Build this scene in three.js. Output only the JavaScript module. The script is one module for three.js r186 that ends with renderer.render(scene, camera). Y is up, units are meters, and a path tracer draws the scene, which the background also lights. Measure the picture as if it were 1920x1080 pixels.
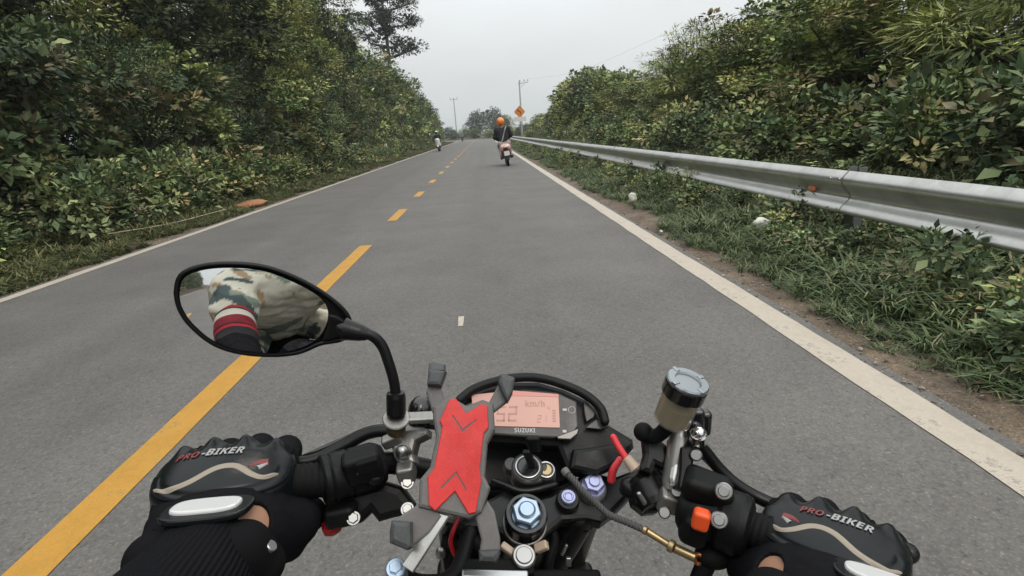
import * as THREE from 'three';
import { mergeGeometries, mergeVertices } from 'three/addons/utils/BufferGeometryUtils.js';
import { ImprovedNoise } from 'three/addons/math/ImprovedNoise.js';
import { RoundedBoxGeometry } from 'three/addons/geometries/RoundedBoxGeometry.js';
import { TextGeometry } from 'three/addons/geometries/TextGeometry.js';
import { FontLoader } from 'three/addons/loaders/FontLoader.js';

// ------------------------------------------------------------------ camera
const V = (x, y, z) => new THREE.Vector3(x, y, z);
const scene = new THREE.Scene();
const renderer = new THREE.WebGLRenderer({ antialias: true });
renderer.toneMapping = THREE.LinearToneMapping;
renderer.toneMappingExposure = 1.13;
renderer.shadowMap.enabled = true;
const FOCAL = 1000, EYE = V(0, 1.25, 0), ROLL = 4.5 * Math.PI / 180;
const camera = new THREE.PerspectiveCamera(2 * Math.atan(540 / FOCAL) * 180 / Math.PI, 1920 / 1080, 0.03, 2000);
{
  const v = V(-55 / FOCAL, 291 / FOCAL, -1).normalize();            // the road's direction as the rider's camera sees it
  const u = V(-Math.sin(ROLL), Math.cos(ROLL), 0); u.addScaledVector(v, -u.dot(v)).normalize();
  const r = v.clone().cross(u);
  const m = new THREE.Matrix4().makeBasis(r, u, v.clone().negate()).transpose();
  camera.quaternion.setFromRotationMatrix(m); camera.position.copy(EYE); camera.updateMatrixWorld();
}
// ------------------------------------------------------------------ overcast sky and a veiled sun
const noise = new ImprovedNoise();
{
  const w = 1024, h = 512, d = new Float32Array(w * h * 4);
  for (let j = 0; j < h; j++) for (let i = 0; i < w; i++) {
    const lat = ((j + 0.5) / h - 0.5) * Math.PI, lon = (i + 0.5) / w * 2 * Math.PI;
    const s = Math.sin(lat), c = Math.cos(lat), x = c * Math.cos(lon), z = c * Math.sin(lon);
    const up = Math.max(s, 0);
    let n = 0, a = 1, f = 2.2;
    for (let o = 0; o < 5; o++) { n += a * noise.noise(x * f + 7, s * f * 3 + 3, z * f + 11); a *= 0.5; f *= 2.1; }
    const L = (0.6 + 0.92 * up) * (1 + 0.075 * n);                 // evenly overcast: the zenith is brighter than the horizon
    const k = (j * w + i) * 4;
    d[k] = L * (0.985 - 0.008 * n); d[k + 1] = L * 1.02; d[k + 2] = L * (1.03 + 0.012 * n); d[k + 3] = 1;
  }
  const t = new THREE.DataTexture(d, w, h, THREE.RGBAFormat, THREE.FloatType);
  t.mapping = THREE.EquirectangularReflectionMapping; t.magFilter = t.minFilter = THREE.LinearFilter; t.needsUpdate = true;
  scene.background = t; scene.environment = t;
}
const sun = new THREE.DirectionalLight(0xfff4e6, 0.75);
sun.position.set(14, 46, 8); sun.target.position.set(0, 0, -18); sun.castShadow = true; sun.shadow.radius = 40;
sun.shadow.mapSize.set(4096, 4096);
Object.assign(sun.shadow.camera, { left: -60, right: 60, top: 70, bottom: -70, near: 1, far: 200 });
scene.add(sun, sun.target);
scene.fog = new THREE.FogExp2(0xd4dadb, 0.0008);

// ------------------------------------------------------------------ helpers
function rng(seed) { let a = seed >>> 0; return () => { a = (a + 0x6D2B79F5) | 0; let t = Math.imul(a ^ (a >>> 15), 1 | a); t = (t + Math.imul(t ^ (t >>> 7), 61 | t)) ^ t; return ((t ^ (t >>> 14)) >>> 0) / 4294967296; }; }
const lerp = (a, b, t) => a + (b - a) * t, clamp = (x, a = 0, b = 1) => Math.min(b, Math.max(a, x));
const smooth = (a, b, x) => { const t = clamp((x - a) / (b - a)); return t * t * (3 - 2 * t); };
const taken = {};
function numbered(name) { const n = taken[name] = (taken[name] ?? -1) + 1; return n ? `${name}_${String(n).padStart(3, '0')}` : name; }
function tag(o, label, category, group) { o.userData.label = label; o.userData.category = category; if (group) o.userData.group = group; return o; }
function thing(name, label, category, pos = [0, 0, 0], group) {
  const g = new THREE.Group(); g.name = numbered(name); g.position.set(...pos); scene.add(g); return tag(g, label, category, group);
}
function lit(m) { m.castShadow = m.receiveShadow = true; return m; }
// geometry given in world space; the part sits in its thing's own space
function part(parent, name, geo, mat, label) {
  if (Array.isArray(geo)) geo = merge(geo);
  const m = lit(new THREE.Mesh(geo, mat)); m.name = name;
  if (parent.isGroup && parent.parent === scene && !parent.userData.local) m.position.copy(parent.position).negate();
  parent.add(m); if (label) m.userData.label = label; return m;
}
function structure(name, geo, mat) { const m = lit(new THREE.Mesh(geo, mat)); m.name = numbered(name); m.userData.kind = 'structure'; scene.add(m); return m; }
function merge(list) {
  const l = list.map(g => { const q = g.index ? g.toNonIndexed() : g.clone(); for (const k of Object.keys(q.attributes)) if (!['position', 'normal', 'uv', 'color'].includes(k)) q.deleteAttribute(k); return q; });
  for (const k of ['uv', 'color', 'normal']) if (l.some(g => !g.attributes[k])) l.forEach(g => g.deleteAttribute(k));
  return mergeGeometries(l);
}
// a point by its direction from the rider's eye and its depth in metres
function C(px, py, d) { return V((px - 960) / FOCAL * d, (540 - py) / FOCAL * d, -d).applyQuaternion(camera.quaternion).add(EYE); }
function D(x, y, z) { return V(x, y, z).normalize().applyQuaternion(camera.quaternion); }
function hit(px, py, P, n) { const r = C(px, py, 1).sub(EYE); return EYE.clone().addScaledVector(r, P.clone().sub(EYE).dot(n) / r.dot(n)); }
function frame(n, hint = D(1, 0, 0)) { const ey = n.clone().cross(hint).normalize(), ex = ey.clone().cross(n).normalize(); return [ex, ey]; }
// a plate with a given outline on the plane (P, n), its front face on that plane, with bevelled edges
function plate(outline, P, n, thick, bevel = 0.001, holes = [], round = false) {
  const [ex, ey] = frame(n);
  const to2 = l => l.map(([x, y]) => { const q = hit(x, y, P, n).sub(P); return new THREE.Vector2(q.dot(ex), q.dot(ey)); });
  const shp = l => { let p = to2(l); if (round) p = new THREE.SplineCurve([...p, p[0].clone()]).getPoints(p.length * 4).slice(0, -1); return p; };
  const s = new THREE.Shape(shp(outline)); for (const h of holes) s.holes.push(new THREE.Path(to2(h)));
  const g = new THREE.ExtrudeGeometry(s, { depth: Math.max(thick - 2 * bevel, 1e-4), bevelEnabled: bevel > 0, bevelThickness: bevel, bevelSize: bevel, bevelOffset: -bevel, bevelSegments: 2, curveSegments: 8 });
  g.translate(0, 0, -thick + bevel);
  g.applyMatrix4(new THREE.Matrix4().makeBasis(ex, ey, n).setPosition(P));
  return g;
}
function along(g, a, b, up) {                                          // turns a shape built up +y from the origin so that it runs from a to b
  const y = b.clone().sub(a).normalize(), h = up ?? (Math.abs(y.y) < 0.9 ? V(0, 1, 0) : V(1, 0, 0));
  const x = h.clone().cross(y).normalize(), z = x.clone().cross(y);
  return g.applyMatrix4(new THREE.Matrix4().makeBasis(x, y, z).setPosition(a));
}
function cyl(a, b, r0, r1 = r0, seg = 20, c = Math.min(r0, r1) * 0.12) {
  const L = a.distanceTo(b); c = Math.min(c, L * 0.3);
  const p = [[0, 0], [r0 - c, 0], [r0, c], [r1, L - c], [r1 - c, L], [0, L]].map(q => new THREE.Vector2(Math.max(q[0], 0), q[1]));
  const g = new THREE.LatheGeometry(p, seg).toNonIndexed(); g.computeVertexNormals();
  if (seg > 8) smoothRound(g);
  return along(g, a, b);
}
function smoothRound(g) {                                              // lathe walls shaded smooth round the axis, edges kept
  const p = g.attributes.position, n = g.attributes.normal;
  for (let i = 0; i < p.count; i++) {
    const r = Math.hypot(p.getX(i), p.getZ(i)), ny = n.getY(i), h = Math.sqrt(Math.max(0, 1 - ny * ny));
    if (r > 1e-6 && Math.abs(ny) < 0.98) n.setXYZ(i, p.getX(i) / r * h, ny, p.getZ(i) / r * h);
  }
}
function lathe(a, b, prof, seg = 28) {                                 // profile as [radius, share of the length]
  const L = a.distanceTo(b), g = new THREE.LatheGeometry(prof.map(([r, t]) => new THREE.Vector2(r, t * L)), seg).toNonIndexed();
  g.computeVertexNormals(); smoothRound(g); return along(g, a, b);
}
function nut(a, b, r, sides = 6) { return cyl(a, b, r, r, sides, r * 0.1); }
function tube(pts, r, seg = 40, rad = 10, closed = false) { const g = new THREE.TubeGeometry(new THREE.CatmullRomCurve3(pts, closed), seg, r, rad, closed); return closed ? g : merge([g, cap(g, pts, r, 0, rad), cap(g, pts, r, 1, rad)]); }
function cap(g, pts, r, end) { const s = new THREE.SphereGeometry(r, 8, 6); const p = pts[end ? pts.length - 1 : 0]; s.translate(p.x, p.y, p.z); return s; }
function box(c, x, y, sx, sy, sz, rad = 0.002) {                       // rounded box with given x and y directions
  const X = x.clone().normalize(), Z = X.clone().cross(y).normalize(), Y = Z.clone().cross(X);
  return new RoundedBoxGeometry(sx, sy, sz, 2, Math.min(rad, sx * 0.49, sy * 0.49, sz * 0.49)).applyMatrix4(new THREE.Matrix4().makeBasis(X, Y, Z).setPosition(c));
}
function ball(c, rx, ry = rx, rz = rx, w = 20, h = 14) { const g = new THREE.SphereGeometry(1, w, h); g.scale(rx, ry, rz); g.translate(c.x, c.y, c.z); return g; }
// --- signed distance bodies
function seg(p, a, b, ra, rb) {
  const bx = b.x - a.x, by = b.y - a.y, bz = b.z - a.z, px = p[0] - a.x, py = p[1] - a.y, pz = p[2] - a.z;
  const t = clamp((px * bx + py * by + pz * bz) / (bx * bx + by * by + bz * bz + 1e-12));
  return Math.hypot(px - bx * t, py - by * t, pz - bz * t) - (ra + (rb - ra) * t);
}
function smin(a, b, k) { const h = Math.max(k - Math.abs(a - b), 0) / k; return Math.min(a, b) - h * h * k * 0.25; }
function fieldOf(caps, k, grow = 0) { return p => { let d = 9; for (const c of caps) d = smin(d, seg(p, c[0], c[1], c[2], c[3]), k); return d - grow; }; }
function nets(f, lo, hi, cell, color) {                                // surface nets
  const n = [0, 1, 2].map(i => Math.ceil((hi[i] - lo[i]) / cell) + 2), [nx, ny, nz] = n;
  const v = new Float32Array(nx * ny * nz), id = new Int32Array(nx * ny * nz).fill(-1), p = [0, 0, 0];
  for (let k = 0, q = 0; k < nz; k++) for (let j = 0; j < ny; j++) for (let i = 0; i < nx; i++, q++) { p[0] = lo[0] + i * cell; p[1] = lo[1] + j * cell; p[2] = lo[2] + k * cell; v[q] = f(p); }
  const pos = [], idx = [], off = []; for (let c = 0; c < 8; c++) off.push((c & 1) + ((c >> 1) & 1) * nx + ((c >> 2) & 1) * nx * ny);
  const edges = [[0, 1], [2, 3], [4, 5], [6, 7], [0, 2], [1, 3], [4, 6], [5, 7], [0, 4], [1, 5], [2, 6], [3, 7]];
  for (let k = 0; k < nz - 1; k++) for (let j = 0; j < ny - 1; j++) for (let i = 0; i < nx - 1; i++) {
    const q = i + nx * (j + ny * k); let m = 0; for (let c = 0; c < 8; c++) if (v[q + off[c]] < 0) m++;
    if (!m || m === 8) continue;
    let x = 0, y = 0, z = 0, s = 0;
    for (const [a, b] of edges) { const A = v[q + off[a]], B = v[q + off[b]]; if ((A < 0) === (B < 0)) continue; const t = A / (A - B); s++; x += lerp(a & 1, b & 1, t); y += lerp((a >> 1) & 1, (b >> 1) & 1, t); z += lerp((a >> 2) & 1, (b >> 2) & 1, t); }
    id[q] = pos.length / 3; pos.push(lo[0] + (i + x / s) * cell, lo[1] + (j + y / s) * cell, lo[2] + (k + z / s) * cell);
  }
  const st = [1, nx, nx * ny];
  for (let k = 1; k < nz - 1; k++) for (let j = 1; j < ny - 1; j++) for (let i = 1; i < nx - 1; i++) {
    const q = i + nx * (j + ny * k);
    for (let ax = 0; ax < 3; ax++) {
      const A = v[q], B = v[q + st[ax]]; if ((A < 0) === (B < 0)) continue;
      const u = st[(ax + 1) % 3], w = st[(ax + 2) % 3], a = id[q], b = id[q - u], c = id[q - u - w], d = id[q - w];
      if (a < 0 || b < 0 || c < 0 || d < 0) continue;
      if (A < 0) idx.push(a, b, c, a, c, d); else idx.push(a, c, b, a, d, c);
    }
  }
  const g = new THREE.BufferGeometry(); g.setAttribute('position', new THREE.Float32BufferAttribute(pos, 3)); g.setIndex(idx);
  const nn = new Float32Array(pos.length), e = cell * 0.6;
  for (let i = 0; i < pos.length; i += 3) {
    const P = [pos[i], pos[i + 1], pos[i + 2]], G = [0, 1, 2].map(a => { const q = P.slice(); q[a] += e; const h = f(q); q[a] -= 2 * e; return h - f(q); }), l = Math.hypot(...G) || 1;
    nn[i] = G[0] / l; nn[i + 1] = G[1] / l; nn[i + 2] = G[2] / l;
  }
  g.setAttribute('normal', new THREE.Float32BufferAttribute(nn, 3));
  if (color) { const col = []; for (let i = 0; i < pos.length; i += 3) col.push(...color(pos[i], pos[i + 1], pos[i + 2])); g.setAttribute('color', new THREE.Float32BufferAttribute(col, 3)); }
  return g;
}
function boundsOf(caps, m) { const b = new THREE.Box3(); for (const c of caps) { for (const q of [c[0], c[1]]) b.expandByPoint(q); } const r = Math.max(...caps.map(c => Math.max(c[2], c[3]))) + m; return [[b.min.x - r, b.min.y - r, b.min.z - r], [b.max.x + r, b.max.y + r, b.max.z + r]]; }
function flesh(caps, k, cell, grow = 0, color) { const [lo, hi] = boundsOf(caps, grow + cell * 2); return nets(fieldOf(caps, k, grow), lo, hi, cell, color); }
// --- materials
const M = {};
function mat(name, rgb, roughness, metalness = 0, extra = {}) { const m = new THREE.MeshPhysicalMaterial({ roughness, metalness, ...extra }); m.color.setRGB(...rgb); m.name = name; m.side = THREE.DoubleSide; return M[name] = m; }
function tile(size, fn, color = true) {                                // a repeating texture from fn(u, v, periodic noise)
  const d = new Uint8Array(size * size * 4), grids = {};
  const pn = (u, v, per, seed) => {
    const G = grids[per + '_' + seed] ??= (() => { const r = rng(per * 131 + seed * 977 + 5), a = new Float32Array(per * per); for (let i = 0; i < a.length; i++) a[i] = r(); return a; })();
    const x = u * per, y = v * per, i = Math.floor(x), j = Math.floor(y), fx = x - i, fy = y - j, sx = fx * fx * (3 - 2 * fx), sy = fy * fy * (3 - 2 * fy);
    const g = (a, b) => G[((a % per) + per) % per + per * (((b % per) + per) % per)];
    return lerp(lerp(g(i, j), g(i + 1, j), sx), lerp(g(i, j + 1), g(i + 1, j + 1), sx), sy);
  };
  for (let j = 0; j < size; j++) for (let i = 0; i < size; i++) { const c = fn(i / size, j / size, pn), k = (j * size + i) * 4; for (let q = 0; q < 3; q++) d[k + q] = clamp(Array.isArray(c) ? c[q] : c, 0, 255); d[k + 3] = 255; }
  const t = new THREE.DataTexture(d, size, size); t.wrapS = t.wrapT = THREE.RepeatWrapping; t.magFilter = THREE.LinearFilter; t.minFilter = THREE.LinearMipmapLinearFilter; t.generateMipmaps = true;
  if (color) t.colorSpace = THREE.SRGBColorSpace; t.needsUpdate = true; return t;
}
// ------------------------------------------------------------------ the road, its markings and the land
const BEND = 100, RAD = 38, TURN = 1.9;
function at(s, l) {                                                    // a point of the road: metres along it, metres right of the rider's line
  if (s <= BEND) return [l, -s];
  const a = Math.min((s - BEND) / RAD, TURN), x = -RAD + (RAD + l) * Math.cos(a), z = -BEND - (RAD + l) * Math.sin(a), e = s - BEND - a * RAD;
  return [x - Math.sin(a) * e, z - Math.cos(a) * e];
}
function lateral(x, z) {
  if (z > -BEND) return x;
  const dx = x + RAD, dz = -(z + BEND), a = Math.atan2(dz, dx);
  if (a <= TURN) return Math.hypot(dx, dz) - RAD;
  const nx = Math.cos(TURN), nz = -Math.sin(TURN); return (x + RAD) * nx + (z + BEND) * nz - RAD;
}
const fbm = (x, y, o = 4) => { let n = 0, a = 1; for (let i = 0; i < o; i++) { n += a * noise.noise(x, y, 3.7 + i * 5); x *= 2.1; y *= 2.1; a *= 0.5; } return n; };
const ROAD_L = -4.93, ROAD_R = 1.9;
function height(x, z) {
  const l = lateral(x, z), n = fbm(x * 0.7, z * 0.7, 3);
  if (l > ROAD_L - 0.1 && l < ROAD_R + 0.06) return z < -95 ? -0.07 : -0.045;
  if (z < -95 && l > ROAD_L - 2 && l < ROAD_R + 2) return -0.05 + 0.02 * n;
  if (l > 0) { const far = smooth(-48, -75, z) * 0.8, e = l - ROAD_R; return -0.025 + 0.02 * smooth(0, 0.5, e) + (1 - far) * (0.1 * smooth(0.3, 1.4, e) + 0.35 * smooth(1.2, 3, e) + 0.5 * smooth(2.6, 6, e)) + 0.025 * n * smooth(0.2, 1, e); }
  const e = ROAD_L - l, far = smooth(-85, -105, z) * 0.8;
  return -0.025 + (1 - far) * (0.12 * smooth(0.4, 1.6, e) + 0.6 * smooth(1.4, 4.5, e) + 1.2 * smooth(4, 12, e)) + 0.03 * n * smooth(0.2, 1, e);
}
{
  const asphalt = tile(1024, (u, v, pn) => {
    const big = pn(u, v, 5, 1) * 0.5 + pn(u, v, 11, 2) * 0.5, fine = pn(u, v, 256, 3), grit = pn(u, v, 512, 4), streak = pn(u, v * 0.999, 90, 8);
    let c = 97.5 + (big - 0.5) * 14 + (fine - 0.5) * 14 + (grit - 0.5) * 16 + (streak - 0.5) * 6;
    if (grit > 0.9) c += 20; if (fine < 0.08) c -= 16;
    return [c * 1.026, c, c * 0.964];
  });
  const rough = tile(512, (u, v, pn) => 130 + (pn(u, v, 256, 3) - 0.5) * 120 + (pn(u, v, 128, 4) - 0.5) * 90, false);
  const m = mat('asphalt', [1, 1, 1], 0.78, 0, { map: asphalt, bumpMap: rough, bumpScale: 0.002, vertexColors: true });
  const ss = []; for (let s = -60; s <= 30; s += 0.5) ss.push(s); for (let s = 31; s < 230; s += 1) ss.push(s);
  const ls = []; for (let i = 0; i <= 70; i++) ls.push(lerp(ROAD_L, ROAD_R, i / 70));
  const pos = [], uv = [], col = [], idx = [];
  for (const s of ss) for (let i = 0; i < ls.length; i++) {
    let l = ls[i]; if (i === 0) l += 0.05 * fbm(s * 0.9, 5); if (i === ls.length - 1) l += 0.035 * fbm(s * 1.1, 9);
    const [x, z] = at(s, l); pos.push(x, 0, z); uv.push(l / 2.6 + 0.08 * noise.noise(s * 0.05, 1, 1), s / 2.6);
    const k = 1 + 0.1 * fbm(l * 0.9, s * 0.13, 4) + 0.07 * fbm(l * 3.2 + 40, s * 0.07, 4); col.push(k, k, k * (1 - 0.012 * fbm(l, s * 0.2)));
  }
  const w = ls.length; for (let j = 0; j < ss.length - 1; j++) for (let i = 0; i < w - 1; i++) { const a = j * w + i; idx.push(a, a + 1, a + w, a + 1, a + w + 1, a + w); }
  const g = new THREE.BufferGeometry(); g.setAttribute('position', new THREE.Float32BufferAttribute(pos, 3)); g.setAttribute('uv', new THREE.Float32BufferAttribute(uv, 2)); g.setAttribute('color', new THREE.Float32BufferAttribute(col, 3)); g.setIndex(idx); g.computeVertexNormals();
  const road = structure('road', g, m);
  // painted lines: thin sheets with worn, slightly ragged edges
  const worn = (r, gg, b, dirt, seed) => tile(512, (u, v, pn) => { const n = pn(u, v, 9, seed) * 0.5 + pn(u, v, 40, seed + 1) * 0.3 + pn(u, v, 190, seed + 2) * 0.35; const k = n > 0.74 ? clamp((n - 0.74) * 7) : 0, t = 1 + (n - 0.55) * 0.16; return [lerp(r * t, dirt, k * 0.5), lerp(gg * t, dirt * 0.97, k * 0.5), lerp(b * t, dirt * 0.92, k * 0.5)]; });
  const yellow = mat('yellow_paint', [1, 1, 1], 0.62, 0, { map: worn(190, 141, 56, 110, 3), bumpMap: rough, bumpScale: 0.002 });
  const white = mat('white_paint', [1, 1, 1], 0.66, 0, { map: worn(188, 177, 162, 120, 11), bumpMap: rough, bumpScale: 0.002 });
  function line(name, s0, s1, l0, l1, m, step, rag) {
    const p = [], t = [], ix = [], n = Math.max(2, Math.ceil((s1 - s0) / step));
    for (let i = 0; i <= n; i++) { const s = lerp(s0, s1, i / n); for (const [l, q] of [[l0, 1], [l1, 7]]) { const L = l + rag * fbm(s * 2.3 + q * 17, q, 3), [x, z] = at(s, L); p.push(x, 0.004, z); t.push(L / 1.1, s / 1.1); } if (i < n) { const a = i * 2; ix.push(a, a + 1, a + 2, a + 1, a + 3, a + 2); } }
    const q = new THREE.BufferGeometry(); q.setAttribute('position', new THREE.Float32BufferAttribute(p, 3)); q.setAttribute('uv', new THREE.Float32BufferAttribute(t, 2)); q.setIndex(ix); q.computeVertexNormals();
    return part(road, name, q, m);
  }
  line('edge_line', -60, 225, 1.66, 1.84, white, 0.2, 0.012).userData.label = 'broad cream white edge line beside the dirt shoulder';
  line('edge_line', -60, 225, -4.84, -4.71, white, 0.2, 0.012).userData.label = 'thin white edge line beside the grassy verge';
  for (const [a, b] of [[-9, 6.62], [8.55, 9.92], [11.9, 12.97], [15.3, 16.35]]) line('centre_dash', a, b, -1.635, -1.48, yellow, 0.25, 0.006);
  for (let s = 18.7; s < 130; s += 3.4) line('centre_dash', s, s + 1.1, -1.63, -1.485, yellow, 0.3, 0.006);
  line('paint_fleck', 3.42, 3.62, -0.275, -0.235, white, 0.05, 0.01);
}
const soilMat = (() => {
  const t = tile(1024, (u, v, pn) => {
    const a = pn(u, v, 7, 1) * 0.4 + pn(u, v, 23, 2) * 0.35 + pn(u, v, 90, 3) * 0.35, f = pn(u, v, 400, 4), g = pn(u, v, 210, 5);
    let r = 112 + (a - 0.55) * 60 + (f - 0.5) * 40, q = 99 + (a - 0.55) * 52 + (f - 0.5) * 38, b = 84 + (a - 0.55) * 42 + (f - 0.5) * 34;
    if (g > 0.86) { r += 34; q += 32; b += 30; } return [r, q, b];
  });
  const b = tile(512, (u, v, pn) => 128 + (pn(u, v, 40, 1) - 0.5) * 110 + (pn(u, v, 160, 2) - 0.5) * 110, false);
  return mat('soil', [1, 1, 1], 0.95, 0, { map: t, bumpMap: b, bumpScale: 0.02, vertexColors: true });
})();
{
  const ramp = (list) => { const o = []; for (const [a, b, st] of list) for (let x = a; x < b - 1e-6; x += st) o.push(x); o.push(list[list.length - 1][1]); return o; };
  const xs = ramp([[-900, -200, 100], [-200, -60, 14], [-60, -12, 1.5], [-12, -5.2, 0.3], [-5.2, -4.6, 0.12], [-4.6, 1.6, 1.0], [1.6, 2.6, 0.1], [2.6, 8, 0.25], [8, 20, 1], [20, 200, 12], [200, 900, 100]]);
  const zs = ramp([[-1400, -300, 100], [-300, -180, 8], [-180, -98, 1.5], [-98, -30, 0.8], [-30, 8, 0.25], [8, 60, 3], [60, 400, 40]]);
  const pos = [], uv = [], col = [], idx = [], w = xs.length;
  for (const z of zs) for (const x of xs) {
    const l = lateral(x, z), e = l > 0 ? l - ROAD_R : ROAD_L - l; pos.push(x, height(x, z), z); uv.push(x / 1.7, z / 1.7);
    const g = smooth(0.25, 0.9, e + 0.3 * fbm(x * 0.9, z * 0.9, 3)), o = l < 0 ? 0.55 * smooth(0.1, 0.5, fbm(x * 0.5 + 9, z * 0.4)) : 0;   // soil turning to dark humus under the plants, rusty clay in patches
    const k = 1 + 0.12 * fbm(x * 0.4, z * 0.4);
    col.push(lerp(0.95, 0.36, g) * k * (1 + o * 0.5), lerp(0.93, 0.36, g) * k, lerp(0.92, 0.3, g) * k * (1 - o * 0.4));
  }
  for (let j = 0; j < zs.length - 1; j++) for (let i = 0; i < w - 1; i++) { const a = j * w + i; idx.push(a, a + w, a + 1, a + 1, a + w, a + w + 1); }
  const g = new THREE.BufferGeometry(); g.setAttribute('position', new THREE.Float32BufferAttribute(pos, 3)); g.setAttribute('uv', new THREE.Float32BufferAttribute(uv, 2)); g.setAttribute('color', new THREE.Float32BufferAttribute(col, 3)); g.setIndex(idx); g.computeVertexNormals();
  structure('ground', g, soilMat);
}
// ------------------------------------------------------------------ guardrail
const galv = (() => {
  const t = tile(512, (u, v, pn) => { const a = pn(u, v, 14, 1) * 0.5 + pn(u, v, 60, 2) * 0.3 + pn(u, v, 200, 3) * 0.2, c = 188 + (a - 0.5) * 22; const d = pn(u, v, 8, 6) > 0.8 ? 8 : 0; return [c - d, c - d, c - d - 4]; });
  const r = tile(256, (u, v, pn) => 86 + (pn(u, v, 12, 4) - 0.5) * 12 + (pn(u, v, 90, 5) - 0.5) * 24, false);
  return mat('galvanised_steel', [1, 1, 1], 1, 0.8, { map: t, roughnessMap: r });
})();
mat('post_steel', [0.2, 0.21, 0.22], 0.6, 0.5); mat('bolt_steel', [0.5, 0.5, 0.5], 0.4, 0.9); mat('orange_reflector', [0.75, 0.16, 0.02], 0.25, 0, { clearcoat: 1 });
{
  const rail = thing('guardrail', 'galvanised steel guardrail of two ridges on posts along the right verge', 'guardrail', [3, 0, -4]);
  const RL = 3.0, y0 = 0.408, H = 0.345;
  // the double ridge: [offset towards the road, height]
  const prof = new THREE.SplineCurve([[0.07, 0], [0.084, 0.04], [0.082, 0.09], [0.06, 0.18], [0.03, 0.26], [0.01, 0.33], [0.004, 0.4], [0.016, 0.48], [0.048, 0.58], [0.076, 0.67], [0.088, 0.76], [0.082, 0.84], [0.062, 0.92], [0.034, 1]].map(([o, t]) => new THREE.Vector2(o, t))).getPoints(44).map(p => [p.x, p.y * H]);
  const P2 = []; prof.forEach(([o, y]) => P2.push([o, y]));
  for (let k = 0; k < 26; k++) {
    const s0 = -7.69 + k * 4, s1 = s0 + 4.18, n = s0 > 90 ? 8 : 2, pos = [], uv = [], idx = [], lap = (k % 2) * 0.005;
    const ring = [...P2.map(([o, y]) => [o, y]), ...P2.slice().reverse().map(([o, y]) => [o - 0.004, y])], w = ring.length;
    for (let i = 0; i <= n; i++) { const s = lerp(s0, s1, i / n); ring.forEach(([o, y], q) => { const [x, z] = at(s, RL - o - lap); pos.push(x, y0 + y + 0.004 * noise.noise(s * 0.2, 4, 4), z); uv.push(s / 1.3, q / w * 0.8); }); }
    for (let i = 0; i < n; i++) for (let q = 0; q < w; q++) { const a = i * w + q, b = i * w + (q + 1) % w; idx.push(a, b, a + w, b, b + w, a + w); }
    const g = new THREE.BufferGeometry(); g.setAttribute('position', new THREE.Float32BufferAttribute(pos, 3)); g.setAttribute('uv', new THREE.Float32BufferAttribute(uv, 2)); g.setIndex(idx); g.computeVertexNormals();
    const beam = part(rail, 'rail_beam', g, galv);
    const [px, pz] = at(s0 + 0.09, RL);
    const post = part(rail, 'post', [box(V(px + 0.07, 0.18, pz), V(1, 0, 0), V(0, 1, 0), 0.006, 1.1, 0.12, 0.002), box(V(px + 0.105, 0.22, pz - 0.06), V(1, 0, 0), V(0, 1, 0), 0.07, 1.1, 0.006, 0.002), box(V(px + 0.105, 0.22, pz + 0.06), V(1, 0, 0), V(0, 1, 0), 0.07, 1.1, 0.006, 0.002)], M.post_steel);
    part(rail, 'spacer_block', box(V(px + 0.033, y0 + H / 2, pz), V(1, 0, 0), V(0, 1, 0), 0.062, 0.2, 0.1, 0.004), M.post_steel);
    if (s0 < 40) {
      for (const dz of [-0.06, 0.06]) for (const dy of [0.033, 0.28]) part(beam, 'bolt', cyl(V(px - 0.07, y0 + dy, pz + dz), V(px - 0.096, y0 + dy, pz + dz), 0.012, 0.008, 10), M.bolt_steel);
      part(beam, 'bolt', cyl(V(px - 0.0, y0 + H / 2, pz), V(px - 0.022, y0 + H / 2, pz), 0.014, 0.01, 10), M.bolt_steel);
    }
    if (k % 3 === 0) { const [rx, rz] = at(s0 + 0.5, RL), c = V(rx - 0.022, y0 + H * 0.5, rz); part(rail, 'reflector', [box(c, V(1, 0, 0), V(0, 1, 0), 0.012, 0.07, 0.11, 0.004), box(c.clone().add(V(0.008, 0, 0)), V(1, 0, 0), V(0, 1, 0), 0.02, 0.09, 0.03, 0.003)], M.orange_reflector); }
  }
}
// ------------------------------------------------------------------ plants
const leafMats = [[1.22, 1.22, 1.2], [1.0, 1.06, 1.06], [1.75, 1.68, 1.38], [0.68, 0.76, 0.76], [1.5, 1.45, 1.22]].map((c, i) => mat('leaf_' + i, c, 0.62, 0, { vertexColors: true, specularIntensity: 0.5 }));
const bark = mat('bark', [1, 1, 1], 0.92, 0, { map: tile(256, (u, v, pn) => { const c = 74 + (pn(u, v, 30, 1) - 0.5) * 40 + (pn(u, v, 8, 2) - 0.5) * 30; return [c * 1.06, c, c * 0.88]; }) });
const TONES = { green: [[0.085, 0.125, 0.055], [0.125, 0.17, 0.075], [0.2, 0.245, 0.11], [0.06, 0.09, 0.048], [0.29, 0.33, 0.155], [0.1, 0.14, 0.075], [0.2, 0.17, 0.1]], dark: [[0.045, 0.065, 0.04], [0.065, 0.09, 0.05], [0.09, 0.115, 0.065], [0.03, 0.045, 0.03]], olive: [[0.19, 0.23, 0.1], [0.26, 0.29, 0.125], [0.15, 0.19, 0.085], [0.11, 0.15, 0.07], [0.33, 0.33, 0.16]] };
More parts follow.
